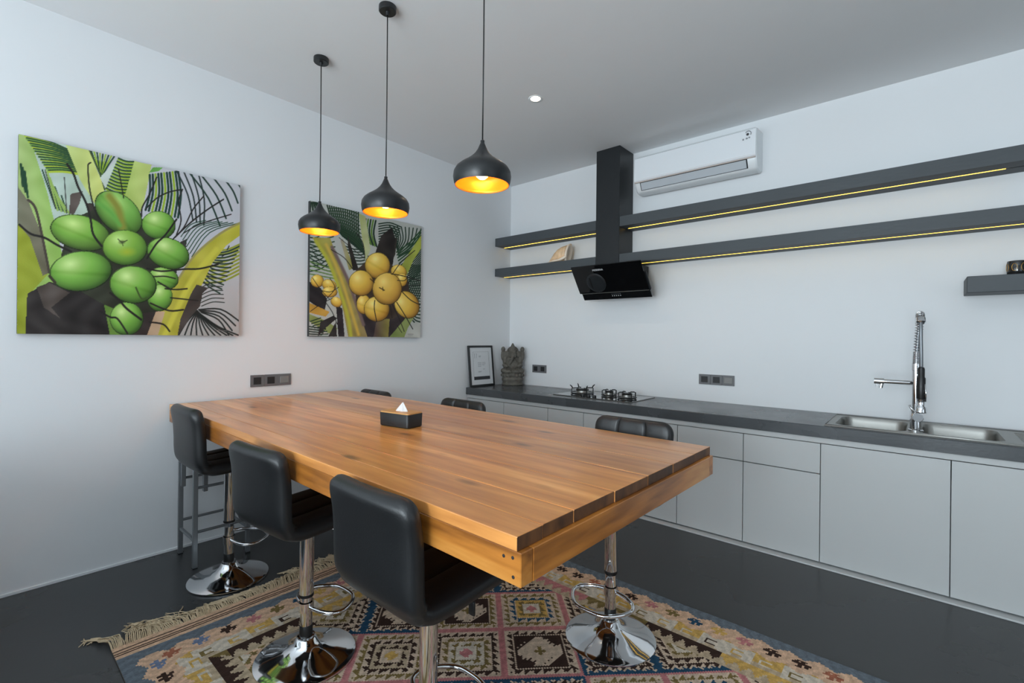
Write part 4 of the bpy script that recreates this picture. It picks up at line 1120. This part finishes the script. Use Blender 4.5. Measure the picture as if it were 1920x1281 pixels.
p.nut(708, 575, 102, 108, 15, *YL); p.nut(578, 722, 100, 106, 0, *YL, seam=False)
p.nut(788, 762, 120, 134, 5, (242, 210, 112), (232, 188, 82), (194, 142, 58), seam=False)
p.stroke([(725, 755), (765, 775)], 8, (70, 52, 30)); p.stroke([(750, 750), (755, 780)], 6, (70, 52, 30))
for pts, w_ in (([(540, 320), (590, 400), (606, 520)], 6), ([(340, 460), (440, 520), (510, 610)], 6), ([(400, 360), (450, 400), (600, 520)], 5), ([(820, 640), (900, 650), (1062, 690)], 7), ([(830, 640), (900, 540), (1010, 440)], 6),
                ([(870, 690), (930, 690), (960, 640)], 6), ([(905, 740), (1062, 720)], 5), ([(905, 780), (980, 850), (1062, 890)], 7), ([(865, 870), (930, 970), (1000, 1090)], 7), ([(830, 890), (880, 990), (930, 1110)], 6), ([(815, 900), (830, 1000)], 5), ([(688, 860), (685, 930), (705, 1030)], 7),
                ([(195, 690), (250, 770), (330, 860)], 5), ([(330, 690), (370, 770), (300, 860)], 5), ([(230, 780), (330, 800), (400, 760)], 5), ([(280, 860), (350, 960), (390, 1060)], 6), ([(180, 960), (260, 900), (350, 850)], 5), ([(650, 685), (685, 715)], 6), ([(870, 1060), (910, 1120)], 5), ([(190, 470), (270, 590)], 4)):
    p.stroke(pts, w_, INKC)
p.stroke([(960, 1133), (1005, 1133)], 3, (110, 106, 104)); p.stroke([(965, 1143), (1000, 1143)], 2, (120, 116, 114))
canvas('coconut_painting', 'unframed painting of yellow coconuts hanging behind the two farther pendants', -2.4854, -1.373, 1.4209, 2.5033, p, 0.034, CANVAS)

# ---------------------------------------------------------------- framed notice leaning in the corner
fr = thing('framed_notice', 'black framed white notice leaning on the wall by the statue', 'picture frame', (0.069, -0.517, WZ1 + 0.001))
FW, FH, FT_ = 0.385, 0.452, 0.018
Mf = Matrix.Translation((0.0, 0, 0.0015)) @ Matrix.Rotation(math.radians(-6.0), 4, 'Y')
def fpart(name, m, material, par=None):
    return m.xform(Mf).build(name, material, par or fr)
b_ = 0.022
fpart('frame_rail', MB().rbox(-FT_, 0, -FW / 2, FW / 2, 0, b_, 0.002, 1), BLACKMET)
fpart('frame_rail', MB().rbox(-FT_, 0, -FW / 2, FW / 2, FH - b_, FH, 0.002, 1), BLACKMET)
fpart('frame_stile', MB().rbox(-FT_, 0, -FW / 2, -FW / 2 + b_, b_, FH - b_, 0.002, 1), BLACKMET)
fpart('frame_stile', MB().rbox(-FT_, 0, FW / 2 - b_, FW / 2, b_, FH - b_, 0.002, 1), BLACKMET)
fpart('back_board', MB().box(-FT_ + 0.001, -0.012, -FW / 2 + b_, FW / 2 - b_, b_, FH - b_), BLACKPL)
mb_ = fpart('mount', MB().box(-0.0119, -0.007, -FW / 2 + b_, FW / 2 - b_, b_, FH - b_), PAPER)
iw, i0, i1 = 0.125, 0.075, FH - 0.07
pp = fpart('printed_border', MB().tube([(-0.0068, -iw, i0), (-0.0068, iw, i0), (-0.0068, iw, i1), (-0.0068, -iw, i1)], 0.0012, 4, closed=True), INK, mb_)
fpart('printed_band', MB().box(-0.007, -0.0062, -iw, iw, i0, i0 + 0.036), INK, mb_)
mk = MB()
for k, (y, z) in enumerate(((-0.112, i1 - 0.02), (-0.082, i1 - 0.02))):
    mk.box(-0.007, -0.0062, y, y + 0.018, z - 0.003, z)
    mk.add([(-0.0062, y + 0.018, z), (-0.0062, y + 0.013, z), (-0.0062, y + 0.002, z - 0.05), (-0.0062, y + 0.007, z - 0.05)], [(0, 1, 2, 3)])
mk.box(-0.007, -0.0062, -0.034, 0.0, i1 - 0.05, i1 - 0.044); mk.box(-0.007, -0.0062, -0.034, -0.008, i1 - 0.06, i1 - 0.056)
fpart('printed_heading', mk, INKG, mb_)
ln = MB()
for z, w0, w1 in ((0.262, -.055, .0), (0.262, .012, .065), (0.248, -.055, .0), (0.248, .012, .066), (0.234, -.055, .0), (0.234, .012, .05), (0.220, -.055, -.005), (0.166, -.055, -.002), (0.158, -.055, -.015), (0.19, .02, .05)):
    ln.box(-0.007, -0.0064, w0, w1, z - 0.002, z + 0.002)
fpart('printed_lines', ln, INKG, mb_)

# ---------------------------------------------------------------- carved stone statue
stt = MB()
def E(c, r): stt.sphere(c, r, 16, 12)
# local: faces -y; units metres, total height 0.34
for z0, z1, rx, ry in ((0.0, 0.018, 0.088, 0.07), (0.016, 0.034, 0.083, 0.066), (0.034, 0.066, 0.089, 0.07), (0.068, 0.098, 0.088, 0.07)):
    prof_ = [(0.0, z0), (0.94, z0), (1.0, (z0 + z1) / 2), (0.94, z1), (0.0, z1)]
    n0 = len(stt.v); stt.lathe(prof_, 28, caps=False)
    stt.v[n0:] = [(x * rx, y * ry, z) for x, y, z in stt.v[n0:]]
for sx in (-1, 1):
    E((sx * 0.058, -0.022, 0.118), (0.038, 0.042, 0.026))        # folded knees
    E((sx * 0.03, -0.055, 0.112), (0.034, 0.022, 0.018))
    E((sx * 0.062, 0.0, 0.20), (0.021, 0.026, 0.045))             # shoulders / upper arms
    E((sx * 0.064, -0.025, 0.165), (0.019, 0.034, 0.02))          # forearms
    E((sx * 0.05, -0.052, 0.158), (0.018, 0.016, 0.016))          # hands
    E((sx * 0.082, 0.004, 0.245), (0.015, 0.018, 0.045))          # raised rear arms
    E((sx * 0.078, -0.002, 0.292), (0.018, 0.016, 0.022))         # held attributes
    E((sx * 0.048, -0.010, 0.248), (0.030, 0.012, 0.032))         # ears
    E((sx * 0.015, -0.050, 0.262), (0.008, 0.008, 0.007))         # eyes
    E((sx * 0.024, -0.055, 0.232), (0.006, 0.018, 0.006))         # tusks
E((0, -0.012, 0.165), (0.056, 0.052, 0.05))                       # belly
E((0, 0.004, 0.205), (0.055, 0.036, 0.04))                        # chest
E((0, -0.018, 0.252), (0.036, 0.038, 0.038))                      # head
for k in range(9):                                                 # trunk curling to one side
    t_ = k / 8; E((-0.026 * t_ ** 2, -0.052 - 0.014 * math.sin(t_ * PI), 0.243 - 0.078 * t_), (0.0135 - 0.004 * t_,) * 3)
for k, (z, r_) in enumerate(((0.284, 0.034), (0.296, 0.028), (0.309, 0.021), (0.321, 0.015), (0.332, 0.009))):
    E((0, -0.010, z), (r_, r_, 0.011))                             # tiered crown
E((0, 0.02, 0.27), (0.05, 0.012, 0.05))                            # halo slab
for k in range(10):
    a_ = PI * (k + 0.5) / 10; E((0.088 * math.cos(a_ + PI) , -0.066 * math.sin(a_), 0.083), (0.011, 0.008, 0.013))   # petals on the seat
tmp = stt.build('tmp', STONE, None)
md_ = tmp.modifiers.new('r', 'REMESH'); md_.mode = 'VOXEL'; md_.voxel_size = 0.0034
dg_ = bpy.context.evaluated_depsgraph_get()
sm = bpy.data.meshes.new_from_object(tmp.evaluated_get(dg_)); bpy.data.objects.remove(tmp)
sm.name = 'stone_statue'; sm.polygons.foreach_set('use_smooth', [True] * len(sm.polygons))
if not sm.materials: sm.materials.append(STONE)
so_ = bpy.data.objects.new('stone_statue', sm); COL.objects.link(so_)
for v in sm.vertices: v.co *= 1.4
so_.location = (0.192, -0.165, WZ1 + 0.001); so_.rotation_euler = (0, 0, math.radians(38))
tag(so_, 'weathered grey carved stone elephant-headed statue in the worktop corner', 'statue')

# ---------------------------------------------------------------- seashell on the lower shelf
sh = thing('seashell', 'large tan seashell with pale flared lip on the lower shelf', 'seashell', (0.855, -0.192, 2.2218), 0)
rings = []; NS = 26
for k in range(NS + 1):
    t_ = k / NS; xx = -0.085 + 0.135 * t_
    R_ = 0.058 * math.sin(PI / 2 * min(1, t_ * 1.12) ** 0.75) * (1 + 0.03 * math.sin(t_ * 30)) + 0.0025
    cz = 0.010 + 0.050 * math.sin(PI / 2 * t_ ** 0.8)
    rings.append([(xx + 0.012 * math.sin(2 * PI * i / 28), R_ * 0.82 * math.cos(2 * PI * i / 28), max(0.001, cz + R_ * 1.0 * math.sin(2 * PI * i / 28) * (1 + 0.05 * math.sin(6 * PI * i / 14)))) for i in range(28)])
MB().loft(rings).build('whorl', SHELLM, sh, True)
lip = []
last = rings[-1]; cen = Vector((0.05, 0, 0.062))
for sc, dx in ((1.0, 0.0), (1.14, 0.006), (1.22, 0.012), (1.20, 0.020), (1.02, 0.020), (0.75, 0.010), (0.3, -0.012)):
    lip.append([(cen.x + dx + (q_[0] - cen.x), q_[1] * sc, max(0.001, cen.z + (q_[2] - cen.z) * sc)) for q_ in last])
MB().loft(lip).build('flared_lip', SHELLIP, sh, True)
MB().tube(smooth_path([(-0.088, -0.004, 0.006), (-0.04, -0.040, 0.008), (0.02, -0.052, 0.014), (0.062, -0.050, 0.034)], 5), [0.004] * 5 + [0.007] * 5 + [0.010] * 6, 8).build('lower_lip', SHELLIP, sh, True)
sh.rotation_euler = (0, 0, math.radians(14))
for ch in sh.children:
    for v in ch.data.vertices: v.co *= 1.45

# ---------------------------------------------------------------- cup
cp = thing('cup', 'dark glazed cup with gold pattern on the small right shelf', 'cup', (4.128, -0.155, 1.8275))
MB().lathe([(0.0, 0), (0.036, 0), (0.041, 0.004), (0.044, 0.03), (0.044, 0.07), (0.041, 0.086), (0.039, 0.087), (0.0405, 0.07), (0.040, 0.012), (0, 0.008)], 40).build('cup_body', CUPM, cp, True, angle=50)
for k in range(7):
    a_ = k * 2 * PI / 7 - 1.9
    pts = []
    for j in range(14):
        b2 = 2 * PI * j / 14; aa = a_ + 0.26 * math.cos(b2); pts.append((0.0444 * math.cos(aa), 0.0444 * math.sin(aa), 0.048 + 0.022 * math.sin(b2)))
    MB().tube(pts, 0.0013, 5, closed=True).build('gold_ring', GOLD, cp, True)
MB().tube(smooth_path([(0.043, 0, 0.07), (0.066, 0, 0.066), (0.072, 0, 0.045), (0.06, 0, 0.026), (0.043, 0, 0.022)], 5), 0.005, 8).build('handle', CUPM, cp, True)
